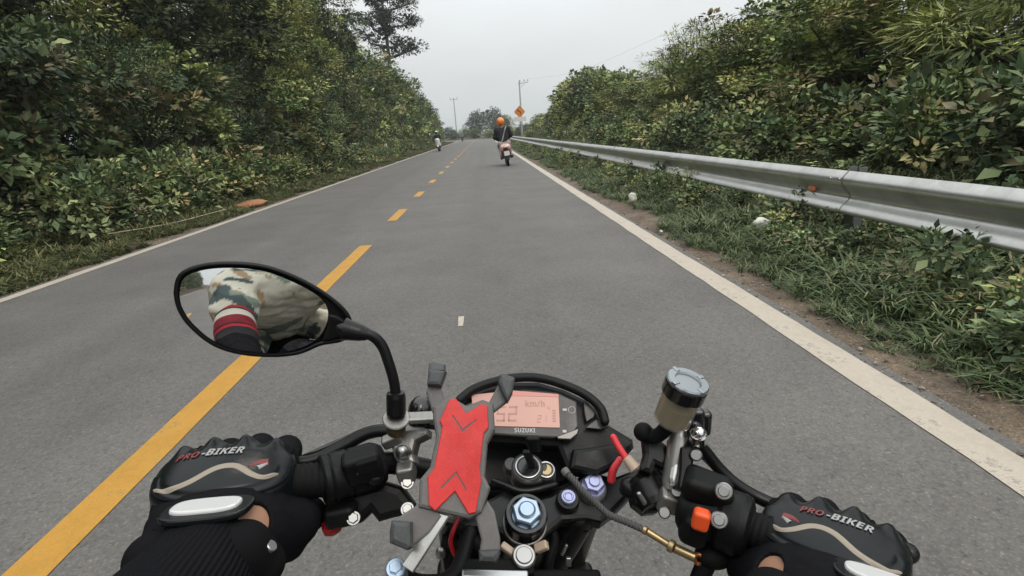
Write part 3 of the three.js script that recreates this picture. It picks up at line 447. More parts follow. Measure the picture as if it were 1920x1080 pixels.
// ------------------------------------------------------------------ the motorcycle
const bike = thing('motorcycle', 'black motorcycle being ridden, its handlebar, mirror and dashboard filling the foreground', 'motorcycle', [0.01, 0, -0.3]);
const nClamp = D(0.05, 0.74, 0.67), nDash = D(0.03, 0.5, 0.86), nHold = D(0.02, 0.42, 0.9);
const off = (p, n, d) => p.clone().addScaledVector(n, d);
{
  // --- bars
  part(bike, 'handlebar', [tube([C(330, 925, 0.455), C(440, 917, 0.47), C(600, 900, 0.5), C(720, 868, 0.535), C(800, 880, 0.56)], 0.011, 40, 14), tube([C(1180, 915, 0.55), C(1262, 938, 0.53), C(1320, 955, 0.51), C(1440, 1005, 0.478), C(1560, 1050, 0.45), C(1690, 1105, 0.42)], 0.011, 40, 14)], M.satin_black);
  const grip = (a, b) => { const p = [[0, 0], [0.0165, 0]]; for (let i = 0; i <= 40; i++) { const t = 0.03 + 0.94 * i / 40; p.push([0.0155 + (i % 2) * 0.0009, t]); } p.push([0.0165, 1], [0, 1]); return lathe(a, b, p, 24); };
  part(bike, 'grip', grip(C(330, 928, 0.455), C(607, 899, 0.5)), M.black_rubber);
  part(bike, 'grip', grip(C(1690, 1105, 0.42), C(1405, 990, 0.485)), M.black_rubber);
  // --- left switch gear
  const sg = part(bike, 'switch_housing', [lathe(C(603, 901, 0.5), C(722, 867, 0.53), [[0, 0], [0.0215, 0], [0.0235, 0.03], [0.0235, 0.1], [0.022, 0.14], [0.0228, 0.16], [0.0228, 0.4], [0.0215, 0.42], [0.0225, 0.45], [0.023, 0.8], [0.021, 0.88], [0.018, 0.96], [0, 1]]), box(C(682, 872, 0.494), D(0.96, 0.24, -0.16), D(-0.2, 0.8, 0.5), 0.036, 0.032, 0.02, 0.006)], M.black_plastic);
  part(sg, 'switch_slider', box(C(690, 872, 0.482), D(0.96, 0.24, -0.16), D(-0.2, 0.9, 0.4), 0.02, 0.013, 0.008, 0.002), M.black_rubber);
  part(sg, 'switch_frame', plate([[660, 862], [706, 853], [711, 878], [668, 892]], C(685, 872, 0.485), D(-0.1, 0.35, 0.92), 0.003, 0.0006, [[[665, 866], [702, 858], [706, 876], [671, 887]]]), M.satin_black);
  part(sg, 'indicator_switch', [ball(C(703, 897, 0.497), 0.008, 0.006, 0.006), box(C(700, 893, 0.5), D(1, 0.2, 0), D(0, 1, 0), 0.014, 0.006, 0.01, 0.002)], M.satin_black);
  part(sg, 'lower_housing', [plate([[606, 930], [640, 925], [720, 905], [752, 915], [776, 948], [768, 965], [735, 972], [708, 980], [694, 962], [672, 983], [640, 982], [606, 975]], C(680, 940, 0.515), D(0.05, 0.3, 0.95), 0.03, 0.007), box(C(640, 965, 0.505), D(1, 0.2, 0), D(0, 1, 0.2), 0.03, 0.02, 0.02, 0.006)], M.black_plastic);
  part(sg, 'horn_button', [lathe(C(620, 978, 0.512), C(625, 1002, 0.505), [[0, 0], [0.009, 0], [0.009, 0.5], [0.0078, 0.85], [0.004, 1], [0, 1]])], M.button_red);
  for (const [x, y, d] of [[764, 905, 0.52], [764, 955, 0.505], [663, 972, 0.498]]) part(sg, 'screw', [cyl(C(x, y, d), off(C(x, y, d), D(0.1, 0.5, 0.85), 0.004), 0.0052, 0.0048, 6), cyl(C(x, y, d), off(C(x, y, d), D(0.1, 0.5, 0.85), 0.0015), 0.0065)], M.zinc_bolt);
  // --- clutch perch, lever, mirror clamp
  const pc = part(bike, 'clutch_perch', [plate([[722, 812], [742, 803], [775, 799], [801, 803], [800, 815], [778, 826], [772, 850], [777, 866], [748, 876], [737, 858], [731, 832]], C(755, 840, 0.53), D(-0.15, 0.45, 0.88), 0.022, 0.004), box(C(762, 884, 0.525), D(1, 0.2, 0), D(0, 0.9, 0.4), 0.017, 0.018, 0.018, 0.003), box(C(735, 825, 0.535), D(1, 0.4, 0), D(0, 0.9, 0.4), 0.02, 0.012, 0.012, 0.003)], M.cast_alloy);
  part(pc, 'pivot_bolt', [ball(C(755, 846, 0.518), 0.0068, 0.0068, 0.0068), cyl(C(757, 848, 0.53), C(755, 845, 0.517), 0.008, 0.0075)], M.zinc_bolt);
  part(pc, 'adjuster', [lathe(C(742, 812, 0.53), C(745, 785, 0.525), [[0, 0], [0.0085, 0], [0.0095, 0.3], [0.0085, 0.6], [0.0095, 0.9], [0.006, 1], [0, 1]])], M.brown_brass);
  part(bike, 'clutch_lever', [tube([C(768, 822, 0.55), C(728, 808, 0.545), C(690, 812, 0.545), C(640, 838, 0.54), C(575, 866, 0.53), C(470, 858, 0.52), C(380, 868, 0.5), C(330, 880, 0.485)], 0.0066, 60, 10), ball(C(328, 880, 0.485), 0.009)], M.satin_black);
  part(bike, 'clutch_cable', tube([C(735, 806, 0.555), C(690, 806, 0.558), C(640, 826, 0.556), C(560, 862, 0.55)], 0.0032, 40, 8), M.gloss_black);
  part(bike, 'mirror_bracket', [cyl(C(743, 787, 0.524), C(743, 783, 0.522), 0.0135, 0.0135, 20), box(C(768, 784, 0.53), D(1, 0.02, -0.1), D(0, 1, 0.3), 0.05, 0.006, 0.016, 0.002)], M.cast_alloy);
  // --- brake light switch and left indicator seen beside the holder
  part(bike, 'front_indicator', [ball(C(790, 772, 0.56), 0.014, 0.017, 0.016), tube([C(775, 790, 0.555), C(810, 795, 0.565), C(850, 800, 0.58)], 0.006, 12, 10)], M.gloss_black, 'black indicator lamp between mirror stem and phone holder');
  // --- mirror
  const mr = part(bike, 'rear_view_mirror', [lathe(C(743, 779, 0.523), C(742, 735, 0.52), [[0, 0], [0.0088, 0], [0.0095, 0.1], [0.0095, 0.8], [0.0088, 0.97], [0.0055, 1], [0, 1]], 12), tube([C(742, 738, 0.52), C(738, 712, 0.518), C(728, 678, 0.515), C(716, 648, 0.512), C(698, 630, 0.508), C(668, 622, 0.505), C(640, 616, 0.506)], 0.0052, 60, 14), lathe(C(690, 627, 0.507), C(645, 617, 0.505), [[0, 0], [0.0058, 0], [0.008, 0.3], [0.0095, 0.7], [0.011, 1]], 16)], M.satin_black);
  const mc = C(490, 580, 0.5), aim = V(-0.12, 1.0, 0.22), nm = EYE.clone().sub(mc).normalize().add(aim.clone().sub(mc).normalize()).normalize();
  const outer = [[331, 548], [340, 516], [380, 499], [440, 495], [500, 502], [560, 524], [610, 553], [645, 583], [656, 608], [645, 634], [600, 644], [560, 660], [510, 665], [450, 660], [400, 643], [358, 609], [337, 577]];
  const inner = [[338, 548], [347, 520], [384, 505], [440, 501], [500, 508], [556, 530], [598, 555], [614, 578], [612, 606], [594, 634], [556, 653], [510, 659], [454, 654], [404, 637], [364, 605], [343, 574]];
  const [mx, my] = frame(nm);
  const flat = l => { const p = l.map(([x, y]) => { const q = hit(x, y, mc, nm).sub(mc); return new THREE.Vector2(q.dot(mx), q.dot(my)); }); return new THREE.SplineCurve([...p, p[0].clone()]).getPoints(96).slice(0, -1); };
  function dome(ring2, cx, cy, hgt, R, rings = 14) {                   // the outline drawn in ring by ring; hgt(k): rise, k from 0 centre to 1 edge
    const pos = [], nor = [], idx = [], n = ring2.length, w = n;
    for (let i = 0; i <= rings; i++) for (let j = 0; j < n; j++) { const k = i / rings, x = cx + (ring2[j].x - cx) * k, y = cy + (ring2[j].y - cy) * k, z = R ? -((x - cx) ** 2 + (y - cy) ** 2) / (2 * R) : hgt(k); const p = mc.clone().addScaledVector(mx, x).addScaledVector(my, y).addScaledVector(nm, z + (R ? 0.0062 : 0)); pos.push(p.x, p.y, p.z); if (R) { const q = nm.clone().addScaledVector(mx, (x - cx) / R).addScaledVector(my, (y - cy) / R).normalize(); nor.push(q.x, q.y, q.z); } }
    for (let i = 0; i < rings; i++) for (let j = 0; j < n; j++) { const a = i * w + j, b = i * w + (j + 1) % n; idx.push(a, a + w, b, b, a + w, b + w); }
    const g = new THREE.BufferGeometry(); g.setAttribute('position', new THREE.Float32BufferAttribute(pos, 3)); g.setIndex(idx);
    if (R) { for (let q = 0; q < idx.length; q += 3) { const s = idx[q + 1]; idx[q + 1] = idx[q + 2]; idx[q + 2] = s; } g.setIndex(idx); g.setAttribute('normal', new THREE.Float32BufferAttribute(nor, 3)); } else g.computeVertexNormals();
    return g;
  }
  const o2 = flat(outer), i2 = flat(inner), to3 = (p, z) => mc.clone().addScaledVector(mx, p.x).addScaledVector(my, p.y).addScaledVector(nm, z);
  const cx = i2.reduce((s, p) => s + p.x, 0) / i2.length, cy = i2.reduce((s, p) => s + p.y, 0) / i2.length;
  part(mr, 'mirror_shell', [dome(o2, cx, cy, k => -0.004 - 0.03 * Math.sqrt(Math.max(0, 1 - k ** 3)), 0), dome(o2, cx, cy, k => -0.0025, 0, 4), tube(o2.filter((_, i) => i % 2 === 0).map(p => to3(p, 0.0)), 0.0025, 120, 8, true), plate([[616, 588], [634, 592], [650, 606], [648, 626], [630, 638], [604, 640], [612, 614]], off(mc, nm, 0.0045), nm, 0.008, 0.003, [], true)], M.black_plastic);
  part(mr, 'mirror_glass', dome(i2, cx, cy, null, 0.6, 24), M.mirror_glass);
  // --- instrument panel
  const dp = C(1000, 770, 0.6), on = (x, y, h) => off(hit(x, y, dp, nDash), nDash, h);
  const ip = part(bike, 'instrument_panel', [plate([[858, 752], [880, 735], [915, 722], [960, 714], [1010, 714], [1058, 728], [1100, 748], [1126, 772], [1134, 790], [1188, 822], [1190, 838], [1160, 872], [1110, 892], [1062, 880], [1045, 838], [905, 828], [870, 800]], off(dp, nDash, -0.012), nDash, 0.03, 0.006), plate([[1075, 842], [1188, 826], [1186, 840], [1158, 872], [1120, 890], [1068, 878]], off(dp, nDash, 0.004), nDash, 0.02, 0.005), plate([[880, 800], [1080, 810], [1080, 900], [1040, 915], [900, 915]], off(C(985, 860, 0.64), nDash, 0), nDash, 0.02, 0.005)], M.black_plastic);
  part(ip, 'visor', tube([[862, 752], [885, 734], [920, 720], [962, 711], [1010, 711], [1060, 725], [1102, 746], [1126, 770], [1133, 792]].map(([x, y]) => on(x, y, 0.004)), 0.0052, 60, 12), M.black_plastic);
  part(ip, 'panel_face', plate([[868, 760], [925, 735], [985, 730], [1045, 735], [1082, 752], [1085, 800], [1068, 822], [985, 819], [890, 812]], dp, nDash, 0.01, 0.002), M.panel_grey);
  part(ip, 'panel_corner', plate([[1042, 818], [1086, 802], [1084, 814], [1070, 825], [1046, 824]], off(dp, nDash, 0.003), nDash, 0.008, 0.0015), M.gloss_black);
  for (const l of [[[1094, 752], [1104, 755], [1116, 776], [1113, 783], [1100, 791], [1096, 775]], [[1118, 786], [1141, 800], [1126, 805], [1098, 802], [1108, 793]], [[868, 746], [884, 737], [884, 748]]]) part(ip, 'side_facet', plate(l, off(dp, nDash, -0.003), nDash, 0.006, 0.001), M.panel_grey);
  mat('lcd', [0.6, 0.315, 0.255], 0.35); mat('lcd_ink', [0.46, 0.235, 0.19], 0.4); mat('lcd_top', [0.6, 0.2, 0.17], 0.3); mat('panel_print', [0.5, 0.5, 0.5], 0.5);
  const [dx, dy] = frame(nDash);
  const lcd = part(ip, 'display', plate([[884, 740], [963, 732], [1047, 739], [1050, 802], [925, 799], [888, 797]], off(dp, nDash, 0.0012), nDash, 0.002, 0.0003), M.lcd);
  part(lcd, 'display_edge', plate([[930, 735], [963, 732.5], [1047, 739.5], [1047.5, 744], [930, 741]], off(dp, nDash, 0.0016), nDash, 0.0006, 0), M.lcd_top);
  // seven-segment figures and other print on the display
  const sgm = { 2: 'abged', 5: 'afgcd', 1: 'bc', 4: 'fgbc' };
  function digit(ch, x, y, w, h, t) { const q = { a: [0, 0, w, t], g: [0, h / 2 - t / 2, w, t], d: [0, h - t, w, t], f: [0, 0, t, h / 2], b: [w - t, 0, t, h / 2], e: [0, h / 2, t, h / 2], c: [w - t, h / 2, t, h / 2] }; return [...sgm[ch]].map(k => { const [X, Y, W, H] = q[k], s = -0.08 * (Y + H / 2); return plate([[x + X + s + 0.6, y + Y + 0.4], [x + X + W + s - 0.6, y + Y + 0.4], [x + X + W + s - 0.8, y + Y + H - 0.4], [x + X + s + 0.4, y + Y + H - 0.4]], off(dp, nDash, 0.00155), nDash, 0.0004, 0); }); }
  part(lcd, 'speed_figure', digit(5, 932, 761, 17, 29, 4), M.lcd_ink); part(lcd, 'speed_figure', digit(2, 954, 761, 17, 29, 4), M.lcd_ink);
  part(lcd, 'trip_figure', [...digit(2, 1008, 778, 8, 14, 2), ...digit(1, 1018, 778, 8, 14, 2), ...digit(4, 1026, 759, 6, 12, 1.6)], M.lcd_ink);
  part(lcd, 'bar_gauge', [0, 1, 2, 3, 4].map(i => plate([[1036, 768 + i * 5], [1042, 768 + i * 5], [1042, 771 + i * 5], [1036, 771 + i * 5]], off(dp, nDash, 0.00155), nDash, 0.0004, 0)), M.lcd_ink);
  function words(txt, size, n, ex, ey, c, depth = 0.0003, slant = 0) { const g = new TextGeometry(txt, { font, size, depth, curveSegments: 3 }); g.computeBoundingBox(); const b = g.boundingBox; g.translate(-(b.min.x + b.max.x) / 2, -(b.min.y + b.max.y) / 2, 0); if (slant) g.applyMatrix4(new THREE.Matrix4().makeShear(0, 0, slant, 0, 0, 0)); return g.applyMatrix4(new THREE.Matrix4().makeBasis(ex, ey, n).setPosition(c)); }
  part(lcd, 'lettering', words('km/h', 0.0066, nDash, dx, dy, on(1003, 757, 0.0013)), M.lcd_ink);
  part(ip, 'maker_lettering', words('SUZUKI', 0.0048, nDash, dx, dy, on(984, 807, 0.0002)), M.panel_print);
  part(ip, 'panel_symbol', [new THREE.TorusGeometry(0.0038, 0.0004, 6, 24).applyMatrix4(new THREE.Matrix4().makeBasis(dx, dy, nDash).setPosition(on(1072, 769, 0.0003))), plate([[1055, 766], [1063, 766], [1063, 770], [1055, 770]], off(dp, nDash, 0.0006), nDash, 0.0006, 0), plate([[1055, 806], [1062, 806], [1062, 811], [1055, 811]], off(dp, nDash, 0.0006), nDash, 0.0006, 0)], M.panel_print);
  // --- top clamp with nut, caps, lock
  const tp = C(985, 960, 0.555), on2 = (x, y, h) => off(hit(x, y, tp, nClamp), nClamp, h);
  const tc = part(bike, 'top_clamp', [plate([[915, 935], [945, 918], [985, 935], [1030, 925], [1050, 912], [1085, 892], [1120, 885], [1150, 893], [1207, 872], [1211, 888], [1185, 925], [1150, 962], [1128, 978], [1100, 972], [1055, 975], [1025, 1000], [1000, 1030], [965, 1030], [940, 1000], [912, 985], [870, 990], [838, 975], [838, 930], [870, 910]], off(tp, nClamp, -0.004), nClamp, 0.022, 0.005)], M.satin_black);
  part(bike, 'clamp_rib', tube([on2(925, 905, 0.004), on2(945, 915, 0.006), on2(968, 924, 0.006), on2(985, 926, 0.006), on2(1010, 922, 0.006), on2(1040, 912, 0.004)], 0.0035, 30, 8), M.satin_black);
  const sn = part(bike, 'steering_nut', [lathe(on2(984, 982, -0.002), on2(984, 982, 0.024), [[0, 0], [0.0205, 0], [0.0215, 0.2], [0.0215, 0.85], [0.02, 1], [0.017, 1], [0.0165, 0.8], [0, 0.8]], 32)], M.gloss_black);
  part(sn, 'hex_head', [nut(on2(984, 982, 0.012), on2(984, 982, 0.031), 0.0148), cyl(on2(984, 982, 0.031), on2(984, 982, 0.0335), 0.0088, 0.0075), cyl(on2(984, 982, 0.0155), on2(984, 982, 0.0205), 0.0165, 0.0155, 28)], M.blue_anodised);
  part(sn, 'collar', new THREE.TorusGeometry(0.0212, 0.0016, 8, 40).applyMatrix4(new THREE.Matrix4().makeBasis(...frame(nClamp), nClamp).setPosition(on2(984, 982, 0.001))), M.cast_alloy);
  for (const [x, y] of [[1110, 918], [852, 950]]) { const fc = part(bike, 'fork_cap', [cyl(on2(x, y, -0.005), on2(x, y, 0.006), 0.0158, 0.015, 28)], M.cast_alloy); part(fc, 'hex_head', [nut(on2(x, y, 0.005), on2(x, y, 0.017), 0.0112), cyl(on2(x, y, 0.017), on2(x, y, 0.019), 0.0058), cyl(on2(x, y, 0.006), on2(x, y, 0.0085), 0.0135, 0.0128, 24)], M.violet_anodised); }
  part(bike, 'clamp_bolt', [cyl(on2(1064, 938, 0), on2(1064, 938, 0.009), 0.0085, 0.008), new THREE.TorusGeometry(0.0045, 0.0012, 6, 16).applyMatrix4(new THREE.Matrix4().makeBasis(...frame(nClamp), nClamp).setPosition(on2(1064, 938, 0.009)))], M.violet_anodised);
  part(bike, 'clamp_boss', lathe(on2(1064, 940, -0.006), on2(1064, 940, 0.006), [[0, 0], [0.0125, 0], [0.0125, 0.7], [0.011, 1], [0, 1]]), M.satin_black);
  const ig = part(bike, 'ignition_lock', [cyl(on2(988, 886, -0.01), on2(988, 886, 0.012), 0.0195, 0.018, 28), cyl(on2(1022, 889, -0.01), on2(1022, 889, 0.009), 0.0125, 0.0115, 24), box(on2(1004, 888, 0.0), D(1, 0.05, 0), D(0, 0.6, 0.7), 0.03, 0.02, 0.018, 0.005), cyl(on2(958, 878, 0), on2(958, 878, 0.01), 0.009, 0.008), tube([on2(965, 900, 0.004), on2(985, 910, 0.008), on2(1010, 906, 0.006)], 0.004, 16, 8)], M.panel_grey);
  part(ig, 'lock_ring', [new THREE.TorusGeometry(0.0128, 0.0017, 8, 32).applyMatrix4(new THREE.Matrix4().makeBasis(...frame(nClamp), nClamp).setPosition(on2(988, 886, 0.0125))), new THREE.TorusGeometry(0.009, 0.0014, 8, 28).applyMatrix4(new THREE.Matrix4().makeBasis(...frame(nClamp), nClamp).setPosition(on2(1022, 889, 0.0095)))], M.polished_alloy);
  part(ig, 'lock_core', cyl(on2(988, 886, 0.01), on2(988, 886, 0.0135), 0.0115), M.gloss_black);
  part(ig, 'seat_lock', [cyl(on2(1022, 889, 0.006), on2(1022, 889, 0.0105), 0.0068)], M.brass);
  part(ig, 'key', [box(on2(990, 884, 0.026), D(0.9, 0.1, 0.3), nClamp, 0.0085, 0.03, 0.006, 0.002), box(on2(996, 868, 0.04), D(1, 0.05, 0.2), nClamp, 0.015, 0.024, 0.0075, 0.003)], M.black_plastic);
  part(bike, 'stem_bolt', [cyl(on2(981, 1052, -0.01), on2(981, 1052, 0.014), 0.0115, 0.0115, 24), cyl(on2(981, 1052, 0.014), on2(981, 1052, 0.0155), 0.0082, 0.0078)], M.zinc_bolt, 'silver bolt head below the steering nut');
  part(bike, 'yellowed_spacer', [box(on2(952, 1035, 0.006), D(0.8, -0.5, 0.2), nClamp, 0.016, 0.008, 0.007, 0.002), box(on2(1014, 1030, 0.006), D(0.8, 0.4, 0.2), nClamp, 0.014, 0.008, 0.009, 0.002)], M.beige_plastic);
  part(bike, 'tank_bracket', [box(C(928, 1082, 0.495), D(1, -0.02, 0), D(0, 0.8, 0.6), 0.062, 0.014, 0.008, 0.002)], M.polished_alloy);
  part(bike, 'tank_rubber', [box(C(928, 1066, 0.51), D(1, -0.02, 0), D(0, 0.8, 0.6), 0.075, 0.012, 0.014, 0.003), box(C(1060, 1090, 0.52), D(1, 0, 0), D(0, 0.8, 0.6), 0.07, 0.012, 0.02, 0.004)], M.black_rubber);
  part(bike, 'harness_clip', [box(C(1066, 1053, 0.53), D(1, 0, 0), D(0, 1, 0), 0.005, 0.009, 0.005, 0.001), box(C(1058, 1031, 0.535), D(0.5, 1, 0), D(1, -0.5, 0), 0.012, 0.003, 0.004, 0.001), box(C(1061, 1074, 0.53), D(1, 0, 0), D(0, 1, 0), 0.004, 0.006, 0.004, 0.001)], M.zinc_bolt);
  // --- forks, steering head, loom below
  const down = nClamp.clone().negate();
  for (const [x, y] of [[1110, 918], [852, 950]]) { const a = on2(x, y, -0.004), b = off(a, down, 0.46), c = off(a, down, 0.76); part(bike, 'fork_leg', [cyl(a, b, 0.0185, 0.0185, 24), cyl(b, c, 0.024, 0.021, 24)], M.satin_black); }
  const mid = on2(984, 975, 0); part(bike, 'lower_clamp', [box(off(mid, down, 0.19), D(1, -0.03, 0), nClamp, 0.2, 0.035, 0.06, 0.01)], M.satin_black);
  part(bike, 'steering_head', [cyl(off(mid, down, 0.02), off(mid, down, 0.19), 0.029, 0.029, 24), tube([C(1085, 975, 0.575), C(1065, 1010, 0.585), C(1035, 1060, 0.6), C(1005, 1120, 0.62)], 0.016, 20, 12)], M.satin_black);
  part(bike, 'wiring_loom', [tube([C(905, 950, 0.58), C(900, 990, 0.575), C(880, 1030, 0.57), C(870, 1090, 0.56)], 0.006, 20, 8), tube([C(880, 975, 0.57), C(865, 1010, 0.56), C(850, 1040, 0.55), C(842, 1095, 0.55)], 0.004, 20, 8), tube([C(1025, 975, 0.57), C(1040, 1010, 0.56), C(1030, 1050, 0.55), C(1025, 1100, 0.55)], 0.005, 20, 8), tube([C(855, 985, 0.55), C(890, 1015, 0.54), C(910, 1045, 0.54), C(880, 1095, 0.54)], 0.006, 20, 8), box(C(875, 1035, 0.57), D(1, 0.1, 0), D(0, 1, 0.3), 0.05, 0.05, 0.03, 0.008)], M.black_rubber);
  part(bike, 'red_wire', tube([C(858, 975, 0.535), C(848, 1000, 0.53), C(845, 1020, 0.53), C(855, 1045, 0.53)], 0.0024, 16, 8), M.button_red);
  part(bike, 'silver_clip', ball(C(826, 1037, 0.53), 0.0052, 0.007, 0.004), M.zinc_bolt);
  // --- right: master cylinder with its fluid pot
  const rb = C(1258, 789, 0.512), rt = C(1291, 712, 0.49), ra = rt.clone().sub(rb).normalize(), rp = t => rb.clone().lerp(rt, t);
  const pot = part(bike, 'fluid_reservoir', lathe(rp(0), rp(0.7), [[0, 0], [0.0162, 0], [0.0176, 0.06], [0.0182, 1], [0.0172, 1], [0.0167, 0.08], [0, 0.06]], 32), M.smoked_plastic);
  part(pot, 'brake_fluid', lathe(rp(0.055), rp(0.42), [[0, 0], [0.0163, 0], [0.0167, 1], [0, 1]], 28), M.fluid);
  part(pot, 'cap', lathe(rp(0.64), rp(0.93), [[0, 0], [0.019, 0], [0.0199, 0.1], [0.0199, 0.85], [0.019, 1], [0, 1]], 32), M.gloss_black);
  part(pot, 'cap_ring', [lathe(rp(0.925), rp(1.0), [[0.0115, 0], [0.0196, 0], [0.0196, 0.6], [0.0186, 1], [0.0125, 1], [0.0115, 0.4]], 32), cyl(rp(0.9), rp(0.96), 0.0128, 0.0122, 24), ...[0, 1, 2, 3].map(i => { const f = frame(ra), a = i * 1.57 + 0.5; return box(rp(0.965).addScaledVector(f[0], 0.0165 * Math.cos(a)).addScaledVector(f[1], 0.0165 * Math.sin(a)), f[0].clone().multiplyScalar(Math.cos(a)).addScaledVector(f[1], Math.sin(a)), ra, 0.007, 0.0055, 0.005, 0.001); })], M.cap_alloy);
  part(pot, 'feed_neck', [tube([rp(0.02), C(1246, 806, 0.518), C(1228, 818, 0.525), C(1212, 812, 0.53), C(1203, 806, 0.53)], 0.0072, 24, 12), ball(C(1206, 810, 0.53), 0.0095)], M.black_rubber);
  const mcy = part(bike, 'brake_master_cylinder', [plate([[1250, 824], [1262, 806], [1288, 800], [1290, 815], [1281, 850], [1276, 890], [1268, 914], [1256, 908], [1253, 896], [1258, 870], [1250, 855]], C(1268, 860, 0.515), D(-0.25, 0.4, 0.88), 0.022, 0.004), lathe(C(1275, 805, 0.525), C(1258, 915, 0.52), [[0, 0], [0.0085, 0], [0.0095, 0.1], [0.0095, 0.9], [0.008, 1], [0, 1]], 18)], M.bright_alloy);
  part(mcy, 'cylinder_clamp', [plate([[1278, 838], [1292, 828], [1304, 826], [1303, 870], [1297, 905], [1288, 922], [1273, 915], [1277, 880]], C(1288, 870, 0.505), D(0.1, 0.4, 0.9), 0.02, 0.004), plate([[1205, 822], [1228, 815], [1252, 835], [1256, 862], [1246, 880], [1230, 872], [1222, 890], [1200, 882], [1208, 850]], C(1228, 850, 0.53), D(-0.1, 0.4, 0.9), 0.022, 0.005), plate([[1204, 872], [1240, 868], [1262, 900], [1258, 930], [1235, 960], [1212, 962], [1190, 945], [1183, 915]], C(1225, 915, 0.538), D(0, 0.5, 0.86), 0.03, 0.006), lathe(C(1232, 950, 0.53), C(1205, 895, 0.55), [[0, 0], [0.016, 0], [0.018, 0.2], [0.018, 0.8], [0.016, 1], [0, 1]])], M.satin_black);
  part(mcy, 'pivot_bolt', [ball(C(1309, 812, 0.505), 0.0072, 0.0072, 0.0072), cyl(C(1309, 825, 0.512), C(1309, 812, 0.503), 0.0086, 0.008)], M.chrome);
  part(mcy, 'lever_pivot', [box(C(1302, 792, 0.515), D(1, 0, 0), D(0.1, 1, 0.2), 0.016, 0.03, 0.014, 0.004), box(C(1321, 792, 0.52), D(1, 0, 0), D(0, 1, 0.2), 0.012, 0.026, 0.014, 0.005)], M.gloss_black);
  part(mcy, 'clamp_screw', [...[[1269, 921, 0.512], [1246, 961, 0.515], [1305, 853, 0.508]].map(([x, y, d]) => cyl(C(x, y, d + 0.006), C(x, y, d - 0.004), 0.0062, 0.0052, 12)), box(C(1203, 934, 0.515), D(0.6, -1, 0), D(1, 0.6, 0), 0.014, 0.005, 0.005, 0.002)], M.zinc_bolt);
  part(mcy, 'alloy_clamp', [box(C(1262, 940, 0.52), D(0.9, -0.3, 0), D(0.2, 0.8, 0.5), 0.03, 0.022, 0.018, 0.004)], M.cast_alloy);
  part(bike, 'brake_lever', [tube([C(1302, 826, 0.525), C(1322, 846, 0.53), C(1348, 878, 0.532), C(1380, 908, 0.53), C(1425, 935, 0.525), C(1470, 952, 0.515), C(1560, 965, 0.49), C(1650, 1000, 0.465), C(1700, 1035, 0.45)], 0.0062, 70, 10), ball(C(1702, 1037, 0.45), 0.0085)], M.satin_black);
  part(bike, 'brake_switch_cable', tube([C(1300, 838, 0.54), C(1330, 868, 0.545), C(1370, 908, 0.54), C(1440, 945, 0.53)], 0.003, 30, 8), M.gloss_black);
  const th = part(bike, 'throttle_housing', [lathe(C(1278, 942, 0.52), C(1408, 993, 0.487), [[0, 0], [0.02, 0], [0.0245, 0.06], [0.026, 0.3], [0.0255, 0.55], [0.0285, 0.62], [0.029, 0.86], [0.027, 0.95], [0.02, 1], [0, 1]], 32), box(C(1325, 915, 0.497), D(0.93, -0.33, 0.15), D(0.2, 0.8, 0.5), 0.045, 0.026, 0.03, 0.008), box(C(1303, 990, 0.495), D(0.93, -0.33, 0.15), D(0.2, 0.9, 0.3), 0.026, 0.03, 0.026, 0.008)], M.black_plastic);
  part(th, 'starter_button', box(C(1314, 974, 0.468), D(0.93, -0.2, 0.3), D(0.25, 0.9, 0.25), 0.0145, 0.018, 0.014, 0.004), M.button_orange);
  for (const [x, y] of [[1357, 921], [1348, 975]]) part(th, 'screw', [cyl(C(x, y, 0.474), C(x, y, 0.4625), 0.0052, 0.0047, 14), cyl(C(x, y, 0.482), C(x, y, 0.468), 0.0075)], M.zinc_bolt);
  part(bike, 'throttle_cable_boot', [ball(C(1340, 1040, 0.5), 0.019, 0.012, 0.014), tube([C(1350, 1030, 0.5), C(1328, 1050, 0.5), C(1310, 1090, 0.5)], 0.009, 14, 10)], M.black_rubber);
  const cord = [[1058, 882, 0.535], [1075, 900, 0.528], [1092, 920, 0.524], [1116, 942, 0.522], [1140, 964, 0.52], [1170, 977, 0.517], [1209, 994, 0.512]].map(q => C(...q));
  const cv = new THREE.CatmullRomCurve3(cord), braid = [];
  for (const ph of [0, 2.09, 4.19]) { const p = []; for (let i = 0; i <= 150; i++) { const t = i / 150, c = cv.getPointAt(t), f = frame(cv.getTangentAt(t), nClamp), a = ph + t * 60; p.push(c.addScaledVector(f[0], 0.0019 * Math.cos(a)).addScaledVector(f[1], 0.0019 * Math.sin(a))); } braid.push(tube(p, 0.0017, 300, 6)); }
  mat('braid', [0.09, 0.09, 0.088], 0.7, 0.2);
  part(bike, 'braided_cable', braid, M.braid);
  part(bike, 'cable_ferrule', [cyl(C(1057, 880, 0.535), C(1064, 890, 0.531), 0.0042)], M.holder_grey);
  part(bike, 'brass_cable_end', [cyl(C(1206, 992, 0.513), C(1213, 996, 0.511), 0.0042), cyl(C(1213, 996, 0.511), C(1258, 1024, 0.503), 0.0034), cyl(C(1254, 1021, 0.504), C(1264, 1027, 0.501), 0.006), cyl(C(1264, 1027, 0.501), C(1302, 1045, 0.496), 0.0044)], M.brass);
  mat('copper', [0.5, 0.18, 0.08], 0.4, 0.8);
  part(bike, 'copper_wire', [tube([C(1300, 1043, 0.497), C(1312, 1040, 0.495), C(1318, 1055, 0.495), C(1324, 1062, 0.495)], 0.0022, 16, 8), tube([C(1302, 1046, 0.497), C(1308, 1058, 0.496), C(1320, 1052, 0.494), C(1330, 1072, 0.494)], 0.002, 16, 8)], M.copper);
  part(bike, 'red_hose', [tube([C(1150, 820, 0.555), C(1160, 838, 0.55), C(1170, 853, 0.545), C(1178, 866, 0.54)], 0.0036, 16, 10), tube([C(1160, 862, 0.575), C(1150, 880, 0.57), C(1146, 900, 0.57)], 0.0045, 12, 10)], M.red_rubber);
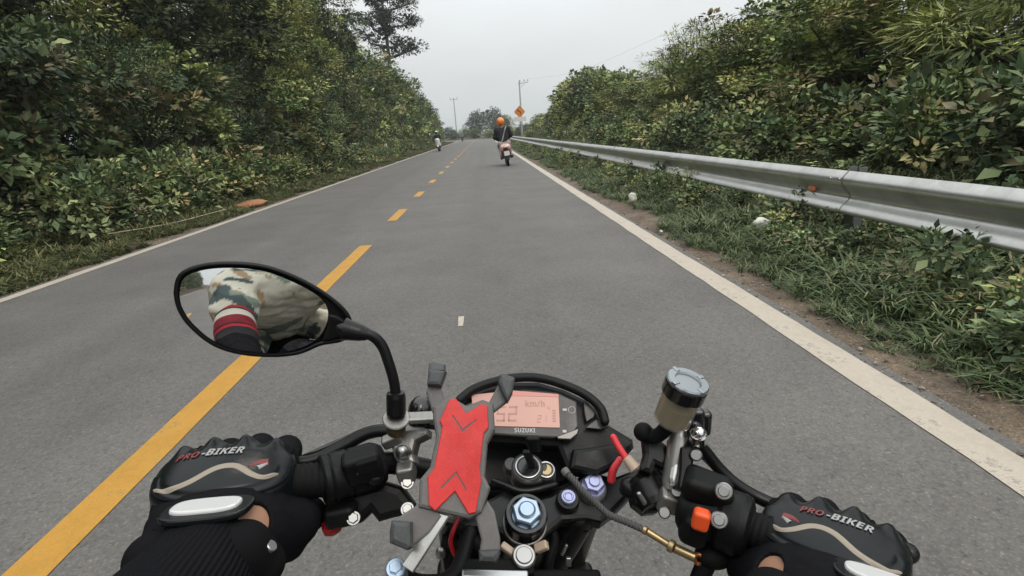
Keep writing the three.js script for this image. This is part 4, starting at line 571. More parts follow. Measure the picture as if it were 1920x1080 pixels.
  part(bike, 'hose_sleeve', cyl(C(1174, 858, 0.542), C(1192, 880, 0.536), 0.0048, 0.0066), M.beige_plastic);
  // --- the rest of the machine, below and behind the picture's edge
  part(bike, 'headlight', [ball(V(0.01, 0.7, -0.68), 0.1, 0.1, 0.09), box(V(0.01, 0.79, -0.62), V(1, 0, 0), V(0, 1, 0.4), 0.16, 0.05, 0.06, 0.02)], M.black_plastic);
  const ax = off(mid, down, 0.75), wheel = (c, R) => { const g = new THREE.TorusGeometry(R, 0.055, 14, 48); g.rotateY(Math.PI / 2); g.scale(1, 1, 1); g.translate(c.x, c.y, c.z); return g; };
  const fw = part(bike, 'front_wheel', [cyl(V(ax.x - 0.05, 0.29, ax.z), V(ax.x + 0.05, 0.29, ax.z), 0.03), ...[0, 1, 2, 3, 4].map(i => box(V(ax.x, 0.29 + 0.11 * Math.sin(i * 1.257), ax.z + 0.11 * Math.cos(i * 1.257)), V(1, 0, 0), V(0, Math.sin(i * 1.257), Math.cos(i * 1.257)), 0.025, 0.2, 0.03, 0.005))], M.satin_black);
  part(fw, 'tyre', wheel(V(ax.x, 0.29, ax.z), 0.235), M.black_rubber); part(fw, 'rim', new THREE.TorusGeometry(0.2, 0.022, 10, 40).rotateY(Math.PI / 2).translate(ax.x, 0.29, ax.z), M.satin_black);
  part(bike, 'front_mudguard', new THREE.TorusGeometry(0.31, 0.05, 8, 30, 2.2).rotateZ(0.5).rotateY(Math.PI / 2).translate(ax.x, 0.29, ax.z), M.gloss_black);
  part(bike, 'fuel_tank', flesh([[V(0.01, 0.78, -0.12), V(0.01, 0.74, 0.2), 0.1, 0.09], [V(-0.05, 0.77, -0.1), V(-0.03, 0.72, 0.2), 0.09, 0.07], [V(0.07, 0.77, -0.1), V(0.05, 0.72, 0.2), 0.09, 0.07]], 0.05, 0.015), M.tank_paint);
  part(bike, 'seat', flesh([[V(0.01, 0.73, 0.28), V(0.01, 0.74, 0.62), 0.06, 0.07], [V(0.01, 0.76, 0.6), V(0.01, 0.8, 0.9), 0.07, 0.05], [V(-0.06, 0.73, 0.4), V(0.08, 0.73, 0.4), 0.06, 0.06]], 0.06, 0.015), M.black_rubber);
  part(bike, 'engine', [box(V(0.01, 0.42, 0.0), V(1, 0, 0), V(0, 1, 0), 0.28, 0.3, 0.38, 0.04), cyl(V(0.01, 0.5, -0.08), V(0.01, 0.68, -0.16), 0.08)], M.cast_alloy);
  part(bike, 'main_frame', [tube([off(mid, down, 0.1), V(0.12, 0.66, 0.0), V(0.12, 0.5, 0.35)], 0.022, 20, 10), tube([off(mid, down, 0.1), V(-0.1, 0.66, 0.0), V(-0.1, 0.5, 0.35)], 0.022, 20, 10), tube([V(0.09, 0.45, 0.3), V(0.09, 0.3, 0.78)], 0.02, 8, 8), tube([V(-0.07, 0.45, 0.3), V(-0.07, 0.3, 0.78)], 0.02, 8, 8), tube([V(0.08, 0.65, 0.2), V(0.06, 0.72, 0.9)], 0.014, 8, 8), tube([V(-0.06, 0.65, 0.2), V(-0.04, 0.72, 0.9)], 0.014, 8, 8)], M.satin_black);
  const rw = part(bike, 'rear_wheel', [cyl(V(-0.06, 0.29, 0.78), V(0.08, 0.29, 0.78), 0.04), ...[0, 1, 2, 3, 4].map(i => box(V(0.01, 0.29 + 0.11 * Math.sin(i * 1.257), 0.78 + 0.11 * Math.cos(i * 1.257)), V(1, 0, 0), V(0, Math.sin(i * 1.257), Math.cos(i * 1.257)), 0.025, 0.2, 0.03, 0.005))], M.satin_black);
  part(rw, 'tyre', wheel(V(0.01, 0.29, 0.78), 0.235), M.black_rubber); part(rw, 'rim', new THREE.TorusGeometry(0.2, 0.022, 10, 40).rotateY(Math.PI / 2).translate(0.01, 0.29, 0.78), M.satin_black);
  part(bike, 'exhaust', [cyl(V(0.15, 0.32, 0.35), V(0.17, 0.42, 0.85), 0.05, 0.055)], M.polished_alloy);
  for (const s of [-1, 1]) part(bike, 'footpeg', cyl(V(0.01 + s * 0.12, 0.34, 0.34), V(0.01 + s * 0.24, 0.34, 0.34), 0.012), M.black_rubber);
}
// ------------------------------------------------------------------ phone holder clamped to the bars
{
  const h = thing('phone_holder', 'empty red and grey phone holder clamped to the handlebar of the motorcycle', 'phone holder', [-0.04, 0.9, -0.4]);
  const P = C(860, 860, 0.455), up = (z) => off(P, nHold, z), L = (l, z, t, b, m, name, holes) => part(h, name, plate(l, up(z), nHold, t, b, holes), m);
  L([[812, 762], [830, 748], [845, 742], [874, 760], [905, 748], [925, 756], [928, 804], [914, 830], [909, 893], [919, 914], [903, 961], [879, 973], [784, 951], [786, 899], [805, 876], [817, 819], [811, 780]], 0, 0.016, 0.003, M.holder_grey, 'backplate');
  const pad = L([[843, 748], [855, 747], [874, 775], [902, 757], [914, 760], [916, 802], [907, 812], [899, 877], [902, 902], [892, 961], [879, 964], [853, 921], [816, 958], [804, 948], [802, 893], [814, 878], [829, 800], [824, 789]], 0.0022, 0.004, 0.0008, M.holder_red, 'rubber_pad', [[[845, 779], [850, 776], [868, 802], [893, 783], [896, 788], [867, 813]], [[824, 913], [856, 881], [878, 919], [872, 922], [855, 891], [829, 919]]]);
  for (const l of [[[845, 779], [850, 776], [868, 802], [893, 783], [896, 788], [867, 813]], [[824, 913], [856, 881], [878, 919], [872, 922], [855, 891], [829, 919]]]) part(pad, 'chevron', plate(l, up(0.0014), nHold, 0.002, 0), M.holder_grey);
  const arm = (l, claw, z) => { const a = L(l, z, 0.008, 0.002, M.holder_grey, 'arm'); part(a, 'claw', claw, M.holder_dark); };
  arm([[798, 735], [808, 705], [826, 705], [826, 725], [834, 752], [822, 775], [811, 775]], [plate([[800, 720], [803, 692], [836, 694], [826, 722]], up(0.006), nHold, 0.014, 0.003), plate([[804, 679], [812, 676], [836, 681], [834, 693], [803, 697]], up(0.022), D(0.1, 0.75, 0.65), 0.01, 0.003)], -0.004);
  arm([[915, 757], [925, 738], [936, 716], [962, 730], [952, 752], [926, 772]], [plate([[934, 716], [938, 702], [965, 710], [961, 735], [952, 752], [944, 740]], up(0.006), nHold, 0.014, 0.003), plate([[937, 700], [944, 698], [966, 706], [965, 719], [936, 712]], up(0.02), D(0.1, 0.75, 0.65), 0.01, 0.003)], -0.004);
  arm([[784, 945], [812, 952], [830, 968], [805, 1000], [770, 1026], [736, 1012], [738, 975]], [plate([[733, 975], [770, 978], [771, 1026], [762, 1032], [729, 1018], [729, 996]], up(0.008), nHold, 0.02, 0.004)], -0.004);
  arm([[891, 970], [914, 938], [928, 960], [938, 1010], [938, 1040], [898, 1042], [902, 1012]], [plate([[897, 1032], [938, 1030], [936, 1046], [930, 1056], [898, 1054]], up(0.008), nHold, 0.02, 0.004)], -0.004);
  part(h, 'steel_strap', plate([[822, 961], [842, 967], [773, 1074], [752, 1060]], up(-0.006), D(-0.2, 0.5, 0.85), 0.004, 0.0008), M.brushed_steel);
  const b = C(743, 1070, 0.44); part(h, 'strap_bolt', [cyl(off(b, nClamp, -0.012), off(b, nClamp, 0.006), 0.0088, 0.0084, 24), nut(off(b, nClamp, 0.005), off(b, nClamp, 0.009), 0.0055)], M.blue_anodised);
  part(h, 'bar_clamp', [tube([C(745, 1078, 0.45), C(790, 1095, 0.47), C(850, 1080, 0.5), C(880, 1000, 0.54)], 0.008, 20, 10), cyl(C(862, 900, 0.475), C(868, 930, 0.54), 0.018)], M.black_plastic);
}
// ------------------------------------------------------------------ people
const camoTone = (x, y, z) => { const n = fbm(x * 9 + 2, y * 9 + z * 8, 2), m = fbm(y * 11 + 31, z * 10 + x * 9, 2), q = fbm(x * 13 + z * 12 + 71, y * 12, 2); return n > 0.28 ? [0.06, 0.085, 0.085] : m > 0.3 ? [0.2, 0.24, 0.19] : q > 0.42 ? [0.36, 0.25, 0.15] : [0.6, 0.57, 0.48]; };
mat('camouflage_cloth', [1.15, 1.15, 1.12], 0.9, 0, { vertexColors: true }); mat('striped_knit', [1, 1, 1], 0.9, 0, { vertexColors: true });
mat('black_knit', [0.008, 0.008, 0.01], 0.9, 0, { specularIntensity: 0.2, bumpMap: tile(64, (u) => 128 + 127 * Math.sin(u * 2 * Math.PI), false), bumpScale: 0.0009 });
mat('helmet_black', [0.02, 0.02, 0.022], 0.2, 0, { clearcoat: 1 }); mat('visor_dark', [0.02, 0.02, 0.02], 0.06); mat('shoe', [0.03, 0.028, 0.026], 0.7);

function crumpled(caps, cell, grow, color) { const [lo, hi] = boundsOf(caps, grow + 0.03), f = fieldOf(caps, 0.04, grow); return nets(p => f(p) + 0.009 * noise.noise(p[0] * 17 + p[1] * 9, p[1] * 22 - p[2] * 10, p[2] * 17) + 0.004 * Math.abs(noise.noise(p[0] * 40, p[1] * 34 + 3, p[2] * 40)), lo, hi, cell, color); }
// one gloved fist round a grip; side: +1 when the forefinger lies towards +u
function fist(O, a, w, side) {
  const n = w.clone().cross(a).normalize().multiplyScalar(-1), ww = a.clone().cross(n).normalize().multiplyScalar(-1); if (ww.dot(w) < 0) ww.negate();
  const mtx = new THREE.Matrix4().makeBasis(a, ww, n).setPosition(O), S = side, q = (u, v, z) => V(u * S, v, z);
  const fingers = [[-0.041, -0.006, 0.86], [-0.0145, 0.004, 0.98], [0.0125, 0.008, 1.02], [0.039, 0.003, 0.95]];
  const hand = [[q(-0.03, -0.075, -0.004), q(-0.04, -0.004, -0.002), 0.019, 0.016], [q(-0.008, -0.08, -0.002), q(-0.0145, 0, 0.001), 0.021, 0.017], [q(0.012, -0.08, -0.002), q(0.0125, 0.004, 0.001), 0.021, 0.017], [q(0.028, -0.075, -0.004), q(0.039, 0, -0.001), 0.02, 0.017]];
  const digits = fingers.map(([u, v, k]) => [[q(u, v, 0), q(u, v + 0.037 * k, -0.02 * k), 0.0155, 0.0135], [q(u, v + 0.037 * k, -0.02 * k), q(u, v + 0.03 * k, -0.055 * k), 0.0132, 0.0118], [q(u, v + 0.03 * k, -0.055 * k), q(u, v - 0.002, -0.066 * k), 0.0115, 0.009]]);
  const thumb = [[q(0.03, -0.07, -0.012), q(0.058, -0.045, -0.03), 0.022, 0.017], [q(0.058, -0.045, -0.03), q(0.064, -0.016, -0.054), 0.0165, 0.0145], [q(0.064, -0.016, -0.054), q(0.05, 0.012, -0.068), 0.0142, 0.01], [q(0.034, -0.075, -0.02), q(0.05, -0.05, -0.05), 0.02, 0.016]];
  const cuff = [[q(0, -0.078, -0.008), q(-0.002, -0.118, -0.014), 0.037, 0.036]];
  const f1 = fieldOf([...hand, ...thumb.slice(0, 1), ...cuff], 0.016), f2 = digits.map(d => fieldOf(d, 0.006)), f3 = fieldOf(thumb, 0.01), hole = q(0.036, -0.082, 0.014);
  const field = (p, g = 0) => { let d = f1(p) + (g ? 0 : 0.0014 * noise.noise(p[0] * 60 + 5, p[1] * 95, p[2] * 60) + 0.0007 * noise.noise(p[0] * 150, p[1] * 190, p[2] * 150 + 9)); for (const f of f2) d = smin(d, f(p), 0.005); d = smin(d, f3(p), 0.012); return d - g; };
  const lo = [-0.1, -0.165, -0.1], hi = [0.1, 0.07, 0.05];
  const glove = nets(p => Math.max(field(p), -(Math.hypot((p[0] - hole.x) * 1.1, (p[1] - hole.y) * 0.8, p[2] - hole.z) - 0.0135)), lo, hi, 0.0026).applyMatrix4(mtx);
  const skin = nets(p => field(p, -0.0035), lo, hi, 0.004).applyMatrix4(mtx);
  // armour over the knuckles: a dome with four finger ridges
  const U = 0.058, V0 = -0.02, VH = 0.042;
  const rise = (u, v) => { const s = u / U, t = (v - V0) / VH, r = Math.min(1, Math.pow(Math.pow(Math.abs(s), 2.6) + Math.pow(Math.abs(t), 2.6), 1 / 2.6)); let h = 0.0105 + 0.0165 * Math.pow(1 - Math.pow(r, 4), 0.6) - 0.006 * s * s; const kn = smooth(0.22, 0.75, t) * (1 - smooth(0.93, 1, r)); let ridge = 0; for (const [fu] of fingers) ridge = Math.max(ridge, Math.exp(-(((u * S - fu) / 0.0082) ** 2))); h += kn * (ridge * 0.0125 - 0.008); h -= 0.03 * smooth(0.55, 1.1, t) * smooth(0.55, 1.1, t); if (t < -0.15) h -= 0.0016 * Math.exp(-(((r - 0.82) / 0.035) ** 2)); return h; };
  const NR = 44, NA = 120, pos = [], idx = [];
  for (let i = 0; i <= NR; i++) for (let j = 0; j < NA; j++) { const k = i / NR, ph = j / NA * 2 * Math.PI, c = Math.cos(ph), s = Math.sin(ph), e = Math.pow(Math.pow(Math.abs(c), 2.6) + Math.pow(Math.abs(s), 2.6), -1 / 2.6), sc = 1 + 0.06 * smooth(0.5, 1, s) * Math.cos(c * U / 0.0265 * 2 * Math.PI + 3.2), u = c * e * k * U, v = V0 + s * e * k * VH * (s > 0 ? sc : 1); pos.push(u, v, rise(u, v) - (i === NR ? 0.009 : 0)); }
  for (let i = 0; i < NR; i++) for (let j = 0; j < NA; j++) { const p = i * NA + j, r = i * NA + (j + 1) % NA; idx.push(p, p + NA, r, r, p + NA, r + NA); }
  const arm = new THREE.BufferGeometry(); arm.setAttribute('position', new THREE.Float32BufferAttribute(pos, 3)); arm.setIndex(idx); arm.computeVertexNormals(); arm.applyMatrix4(mtx);
  // things laid on the armour follow its surface
  const lay = (g, u0, v0, lift, skew = 0) => { const p = g.attributes.position; for (let i = 0; i < p.count; i++) { const u = u0 + p.getX(i) + skew * p.getY(i), v = v0 + p.getY(i); p.setXYZ(i, u, v, rise(u, v) + lift + p.getZ(i)); } g.computeVertexNormals(); return g.applyMatrix4(mtx); };
  const ribbon = (line, wid, u0, v0, n = 60) => { const c = new THREE.SplineCurve(line.map(([x, y]) => new THREE.Vector2(x, y))), P = [], I = []; for (let i = 0; i <= n; i++) { const p = c.getPoint(i / n), t = c.getTangent(i / n), h = wid(i / n); for (const sgn of [-1, -0.33, 0.33, 1]) P.push(p.x - t.y * h * sgn, p.y + t.x * h * sgn, Math.abs(sgn) > 0.9 ? -0.0008 : 0); if (i < n) for (let k = 0; k < 3; k++) { const b = i * 4 + k; I.push(b, b + 4, b + 1, b + 1, b + 4, b + 5); } } const g = new THREE.BufferGeometry(); g.setAttribute('position', new THREE.Float32BufferAttribute(P, 3)); g.setIndex(I); return lay(g, u0, v0, 0.0008); };
  const text = (t, size) => { const g = new TextGeometry(t, { font, size, depth: 0.0005, curveSegments: 3 }); g.computeBoundingBox(); return g; };
  return { mtx, q, glove, skin, armour: arm, lay, ribbon, text, rise, S };
}
{
  const rider = thing('person', 'motorcycle rider in black armoured gloves holding both grips of the handlebar', 'person', [0, 0, 0.4]);
  const F = [fist(C(437, 873, 0.492), C(580, 860, 0.5).sub(C(330, 880, 0.475)).normalize(), C(452, 832, 0.515).sub(C(405, 985, 0.43)).normalize(), 1), fist(C(1562, 998, 0.476), C(1700, 1050, 0.44).sub(C(1430, 965, 0.505)).normalize(), C(1560, 945, 0.5).sub(C(1585, 1110, 0.415)).normalize(), -1)];
  const W = F.map(f => V(0, -0.1, -0.012).applyMatrix4(f.mtx));
  const sh = [V(-0.2, 1.1, 0.13), V(0.2, 1.1, 0.13)], el = [C(-334, 2128, 0.17), C(2460, 2600, 0.16)], hip = [V(-0.11, 0.86, 0.52), V(0.12, 0.86, 0.52)], knee = [V(-0.25, 0.8, 0.1), V(0.27, 0.8, 0.1)], ank = [V(-0.17, 0.4, 0.34), V(0.19, 0.4, 0.34)], toe = [V(-0.19, 0.36, 0.16), V(0.21, 0.36, 0.16)];
  const head = V(0.0, 1.4, 0.24), chest = V(0.0, 1.06, 0.26), belly = V(0.005, 0.92, 0.44);
  const torso = [[V(-0.1, 1.07, 0.2), V(-0.06, 0.94, 0.42), 0.1, 0.1], [V(0.1, 1.07, 0.2), V(0.07, 0.94, 0.42), 0.1, 0.1], [belly, V(0, 0.86, 0.5), 0.12, 0.12], [sh[0], sh[1], 0.065, 0.065]];
  const arms = [0, 1].map(i => [[sh[i], el[i], 0.054, 0.043], [el[i], W[i], 0.041, 0.029]]), legs = [0, 1].map(i => [[hip[i], knee[i], 0.088, 0.062], [knee[i], ank[i], 0.055, 0.04]]);
  const skull = [[head, V(0, 1.36, 0.2), 0.098, 0.075], [V(0, 1.28, 0.24), V(0, 1.12, 0.25), 0.055, 0.06], [V(0, 1.37, 0.135), V(0, 1.35, 0.125), 0.014, 0.016]];
  const bodyCaps = [...torso, ...arms.flat(), ...legs.flat(), ...skull, ...[0, 1].map(i => [ank[i], toe[i], 0.035, 0.03])];
  part(rider, 'body', merge([flesh(bodyCaps, 0.04, 0.014, -0.008), F[0].skin, F[1].skin]), M.skin);
  part(rider, 'shirt', crumpled([...torso, ...arms.map((a, i) => [a[0][0], a[0][0].clone().lerp(a[0][1], 0.42), 0.07, 0.068]), [chest, belly, 0.13, 0.13]], 0.009, 0.008, camoTone), M.camouflage_cloth);
  part(rider, 'trousers', crumpled([...legs.flat(), [hip[0], hip[1], 0.12, 0.12], [belly, V(0, 0.86, 0.52), 0.11, 0.12]], 0.01, 0.014, (x, y, z) => camoTone(x + 4, y * 1.2, z)), M.camouflage_cloth);
  [0, 1].forEach(i => {
    const g = part(rider, 'glove', F[i].glove, M.glove_fabric), f = F[i], S = f.S;
    part(g, 'knuckle_guard', f.armour, M.glove_armour);
    const t1 = f.text('PRO', 0.0068), t2 = f.text('-BIKER', 0.0078), w1 = t1.boundingBox.max.x, u0 = i ? -0.026 : -0.04;
    part(g, 'red_lettering', f.lay(t1, u0, i ? -0.0165 : -0.0155, 0.0007, 0.25), M.print_red, 'letters PRO in dull red on the knuckle guard');
    part(g, 'white_lettering', f.lay(t2, u0 + w1 + 0.002, i ? -0.0165 : -0.0155, 0.0007, 0.25), M.print_white, 'letters BIKER in white on the knuckle guard');
    const wave = [[-0.05, -0.002], [-0.036, -0.009], [-0.02, -0.007], [-0.002, 0.005], [0.012, 0.006], [0.026, -0.003], [0.036, -0.005], [0.046, 0.0025]].map(([x, y]) => [x * S, y]);
    part(g, 'wavy_stripe', f.ribbon(wave, t => 0.0029 * Math.pow(Math.sin(Math.PI * clamp(t * 0.96 + 0.03)), 0.5), 0, -0.036), M.glove_trim);
    const bird = [[0.0225 * S, 0.001], [0.03 * S, 0.0065], [0.037 * S, 0.0075]]; part(g, 'red_emblem', f.ribbon(bird, t => 0.0034 * t + 0.0006, 0, -0.032, 16), M.print_red); part(g, 'white_emblem', f.ribbon([[0.03 * S, 0], [0.034 * S, 0.0035], [0.037 * S, 0.006]], t => 0.0018 * (1 - t) + 0.0005, 0, -0.032, 12), M.print_white);
    for (const [vu, vv, vr] of [[0.049, 0.002, 0.0052], [0.026, 0.011, 0.0032], [0, 0.0125, 0.003], [-0.0275, 0.008, 0.003]]) part(g, 'vent', new THREE.SphereGeometry(vr, 14, 10).scale(0.8, 1.5, 0.5).translate(vu * S, vv, f.rise(vu * S, vv) + 0.0004).applyMatrix4(f.mtx), M.glove_fabric);
    const rim = []; for (let k = 0; k <= 30; k++) { const ph = Math.PI * (1.02 + 0.96 * k / 30), c = Math.cos(ph), q = Math.sin(ph), e = Math.pow(Math.abs(c) ** 2.6 + Math.abs(q) ** 2.6, -1 / 2.6), u = c * e * 0.93 * 0.058, v = -0.02 + q * e * 0.9 * 0.042; rim.push(V(u, v, f.rise(u, v)).applyMatrix4(f.mtx)); } part(g, 'guard_piping', tube(rim, 0.0013, 60, 6), M.glove_fabric);
    // reflective patch in its rim on the back of the hand
    const pc = i ? f.q(-0.037, -0.066, 0.0265) : f.q(0.004, -0.078, 0.0285), pm = new THREE.Matrix4().makeRotationX(-0.35).premultiply(new THREE.Matrix4().makeTranslation(pc.x, pc.y, pc.z)).premultiply(f.mtx);
    const oval = (a, b, hx) => { const s = new THREE.Shape(); for (let k = 0; k < 40; k++) { const ph = k / 40 * 6.2832, c = Math.cos(ph), q = Math.sin(ph), e = Math.pow(Math.abs(c) ** 3.2 + Math.abs(q) ** 3.2, -1 / 3.2), x = a * c * e + 0.18 * S * b * q * e, y = b * q * e; k ? s.lineTo(x, y) : s.moveTo(x, y); } return new THREE.ExtrudeGeometry(s, { depth: hx, bevelThickness: 0.0015, bevelSize: 0.0018, bevelSegments: 2, curveSegments: 4 }); };
    part(g, 'patch_rim', oval(0.0295, 0.0165, 0.0025).applyMatrix4(new THREE.Matrix4().makeTranslation(0, 0, -0.002)).applyMatrix4(pm), M.glove_armour);
    part(g, 'reflective_patch', oval(0.0225, 0.0095, 0.0012).applyMatrix4(new THREE.Matrix4().makeTranslation(-0.001 * S, 0, 0.002)).applyMatrix4(pm), M.reflex_white);
    part(g, 'wrist_strap', flesh([[f.q(-0.03, -0.1, 0.006), f.q(0.03, -0.1, 0.006), 0.018, 0.018], [f.q(0.03, -0.1, 0.004), f.q(0.042, -0.1, -0.012), 0.018, 0.016]], 0.01, 0.003, 0.002).applyMatrix4(f.mtx), M.velcro);
    part(g, 'snap_button', cyl(f.q(0.048, -0.103, 0.006).applyMatrix4(f.mtx), f.q(0.053, -0.103, 0.011).applyMatrix4(f.mtx), 0.0045), M.bolt_steel);
    // knitted sleeve: black and ribbed at the wrist, striped above
    const sleeve = (a, b, r0, r1, n, col) => { const P = [], N = [], T = [], K = [], I = [], ax = b.clone().sub(a).normalize(), fr = frame(ax), m = 64; for (let k = 0; k <= n; k++) for (let j = 0; j <= m; j++) { const t = k / n, ph = j / m * 6.2832, rr = lerp(r0, r1, t) * (1 + 0.025 * Math.sin(t * 9 + ph * 2)) + 0.004 * fbm(t * 6, Math.cos(ph), 2), c = a.clone().lerp(b, t), d = fr[0].clone().multiplyScalar(Math.cos(ph)).addScaledVector(fr[1], Math.sin(ph)); c.addScaledVector(d, rr); P.push(c.x, c.y, c.z); T.push(j / m * 70, t); if (col) K.push(...col(t)); } for (let k = 0; k < n; k++) for (let j = 0; j < m; j++) { const p = k * (m + 1) + j; I.push(p, p + 1, p + m + 1, p + 1, p + m + 2, p + m + 1); } const g = new THREE.BufferGeometry(); g.setAttribute('position', new THREE.Float32BufferAttribute(P, 3)); g.setAttribute('uv', new THREE.Float32BufferAttribute(T, 2)); if (col) g.setAttribute('color', new THREE.Float32BufferAttribute(K, 3)); g.setIndex(I); g.computeVertexNormals(); return g; };
    const cuffEnd = W[i].clone().lerp(el[i], 0.55), w0 = f.q(0, -0.096, -0.01).applyMatrix4(f.mtx);
    part(rider, 'sleeve', sleeve(w0, el[i], 0.043, 0.052, 60), M.black_knit, 'black ribbed sleeve at the wrist');
    const band = t => { const k = (t * 9) % 3; return t < 0.1 || t > 0.9 ? [0.02, 0.018, 0.02] : k < 0.9 ? [0.6, 0.56, 0.48] : k < 1.2 ? [0.02, 0.015, 0.018] : k < 1.5 ? [0.45, 0.02, 0.03] : k < 1.65 ? [0.02, 0.01, 0.015] : [0.2, 0.01, 0.02]; };
    part(rider, 'striped_sleeve', sleeve(el[i], sh[i].clone().lerp(el[i], 0.15), 0.053, 0.066, 90, band), M.striped_knit, 'sleeve with dark red and cream bands above the elbow');
    part(rider, 'shoe', flesh([[ank[i].clone().add(V(0, -0.02, 0.04)), toe[i], 0.045, 0.038]], 0.02, 0.01, 0.004), M.shoe);
  });
  part(rider, 'helmet', nets(p => { const d = Math.hypot((p[0]) / 0.95, p[1] - 1.41, (p[2] - 0.24) * 0.92) - 0.145; const chin = seg(p, V(-0.07, 1.31, 0.16), V(0.07, 1.31, 0.16), 0.045, 0.045); return Math.max(smin(d, chin, 0.05), -(p[1] - 1.26)); }, [-0.2, 1.2, 0.0], [0.2, 1.62, 0.46], 0.01), M.helmet_black);
  part(rider, 'visor', nets(p => { const d = Math.hypot(p[0] / 0.95, p[1] - 1.41, (p[2] - 0.238) * 0.92) - 0.1475; return Math.max(d, -(d + 0.006), p[2] - 0.2, p[1] - 1.47, 1.37 - p[1]); }, [-0.2, 1.3, 0.0], [0.2, 1.5, 0.3], 0.008), M.visor_dark);
}
// a seated rider for a small scooter, facing -z, seat at the origin's height y0
function seated(name, label, o) {
  const g = thing(name, label, 'person', o.pos, o.group); g.userData.local = true; g.rotation.set(0, o.turn ?? 0, o.lean ?? 0, 'YXZ');
  const z = o.z, s = o.scale ?? 1, P = (x, y, d) => V(x * s, 0.76 + (y - 0.76) * s, z + d * s);
  const hip = [P(-0.1, 0.82, 0), P(0.1, 0.82, 0)], chest = P(0, 1.2, -0.06), sh = [P(-0.19, 1.29, -0.06), P(0.19, 1.29, -0.06)], head = P(0, 1.53, -0.08), el = [P(-0.29, 1.06, -0.12 + (o.reach ? -0.08 : 0)), P(0.29, 1.06, -0.12 + (o.reach ? -0.08 : 0))], wr = o.reach ? [P(-0.27, 1.0, -0.42), P(0.27, 1.0, -0.42)] : [P(-0.15, 0.95, -0.28), P(0.15, 0.95, -0.28)], kn = [P(-0.17, 0.76, -0.4), P(0.17, 0.76, -0.4)], an = [P(-0.16, 0.36, -0.32), P(0.16, 0.36, -0.32)], toe = [P(-0.17, 0.31, -0.48), P(0.17, 0.31, -0.48)];
  const torso = [[P(-0.07, 1.2, -0.06), P(-0.06, 0.88, 0), 0.11 * s, 0.1 * s], [P(0.07, 1.2, -0.06), P(0.06, 0.88, 0), 0.11 * s, 0.1 * s], [sh[0], sh[1], 0.07 * s, 0.07 * s]], arms = [0, 1].map(i => [[sh[i], el[i], 0.058 * s, 0.045 * s], [el[i], wr[i], 0.043 * s, 0.033 * s]]), legs = [0, 1].map(i => [[hip[i], kn[i], 0.085 * s, 0.065 * s], [kn[i], an[i], 0.058 * s, 0.042 * s]]);
  const all = [...torso, ...arms.flat(), ...legs.flat(), [head, P(0, 1.49, -0.1), 0.088 * s, 0.075 * s], [P(0, 1.43, -0.06), P(0, 1.3, -0.05), 0.055 * s, 0.06 * s], [P(0, 1.51, -0.18), P(0, 1.5, -0.185), 0.014 * s, 0.014 * s], ...[0, 1].map(i => [wr[i], wr[i].clone().add(V(i ? -0.03 : 0.03, -0.01, -0.07)), 0.033 * s, 0.022 * s]), ...[0, 1].map(i => [an[i], toe[i], 0.036, 0.03])];
  part(g, 'body', flesh(all, 0.05, 0.02, -0.006), M.skin);
  const cloth = o.cloth; part(g, 'jacket', flesh([...torso, ...arms.flatMap(a => [a[0], [a[1][0], a[1][0].clone().lerp(a[1][1], 0.8), a[1][2], a[1][3] + 0.006]])], 0.06, 0.02, 0.016), cloth);
  part(g, 'trousers', flesh([...legs.flat(), [hip[0], hip[1], 0.115 * s, 0.115 * s]], 0.06, 0.022, 0.012), o.trousers);
  part(g, 'helmet', nets(p => { const c = P(0, 1.545, -0.085), d = Math.hypot(p[0] - c.x, (p[1] - c.y) * 0.98, (p[2] - c.z) * 0.88) - 0.138 * s; return Math.max(d, c.y - 0.085 * s - p[1] - 0.35 * (p[2] - c.z)); }, [-0.2, 1.3, z - 0.4], [0.2, 1.9, z + 0.3], 0.016), o.helmet);
  part(g, 'visor', nets(p => { const c = P(0, 1.545, -0.085), d = Math.hypot(p[0] - c.x, (p[1] - c.y) * 0.98, (p[2] - c.z) * 0.88) - 0.142 * s; return Math.max(d, -(d + 0.012), p[2] - c.z + 0.06, p[1] - c.y - 0.05, c.y - 0.1 - p[1]); }, [-0.2, 1.3, z - 0.4], [0.2, 1.8, z + 0.1], 0.012), M.visor_dark);
  for (const i of [0, 1]) part(g, 'shoe', flesh([[an[i].clone().add(V(0, -0.03, 0.03)), toe[i], 0.045, 0.038]], 0.02, 0.018, 0.004), M.shoe);
  if (o.strap) part(g, 'bag_strap', tube([P(0.16, 1.37, -0.02), P(0.1, 1.28, 0.075), P(0.02, 1.1, 0.075), P(-0.06, 0.93, 0.11), P(-0.15, 0.86, 0.06)], 0.02, 30, 8), o.strap);
  return g;
}
mat('pearl_pink', [0.62, 0.44, 0.4], 0.25, 0.2, { clearcoat: 1 }); mat('scooter_white', [0.78, 0.78, 0.74], 0.25, 0, { clearcoat: 1 }); mat('plate_pale', [0.6, 0.54, 0.54], 0.5); mat('seat_maroon', [0.05, 0.014, 0.018], 0.6);
mat('jacket_black', [0.016, 0.017, 0.022], 0.85); mat('jacket_grey', [0.3, 0.32, 0.3], 0.9); mat('shirt_lilac', [0.5, 0.48, 0.58], 0.9); mat('strap_grey', [0.36, 0.35, 0.33], 0.8); mat('helmet_orange', [0.85, 0.22, 0.02], 0.3, 0, { clearcoat: 0.6 }); mat('helmet_white', [0.7, 0.71, 0.68], 0.3, 0, { clearcoat: 0.6 }); mat('trousers_pink', [0.4, 0.3, 0.29], 0.85); mat('jeans', [0.05, 0.06, 0.09], 0.9); mat('trousers_dark', [0.03, 0.03, 0.035], 0.9); mat('shirt_olive', [0.2, 0.22, 0.15], 0.9);
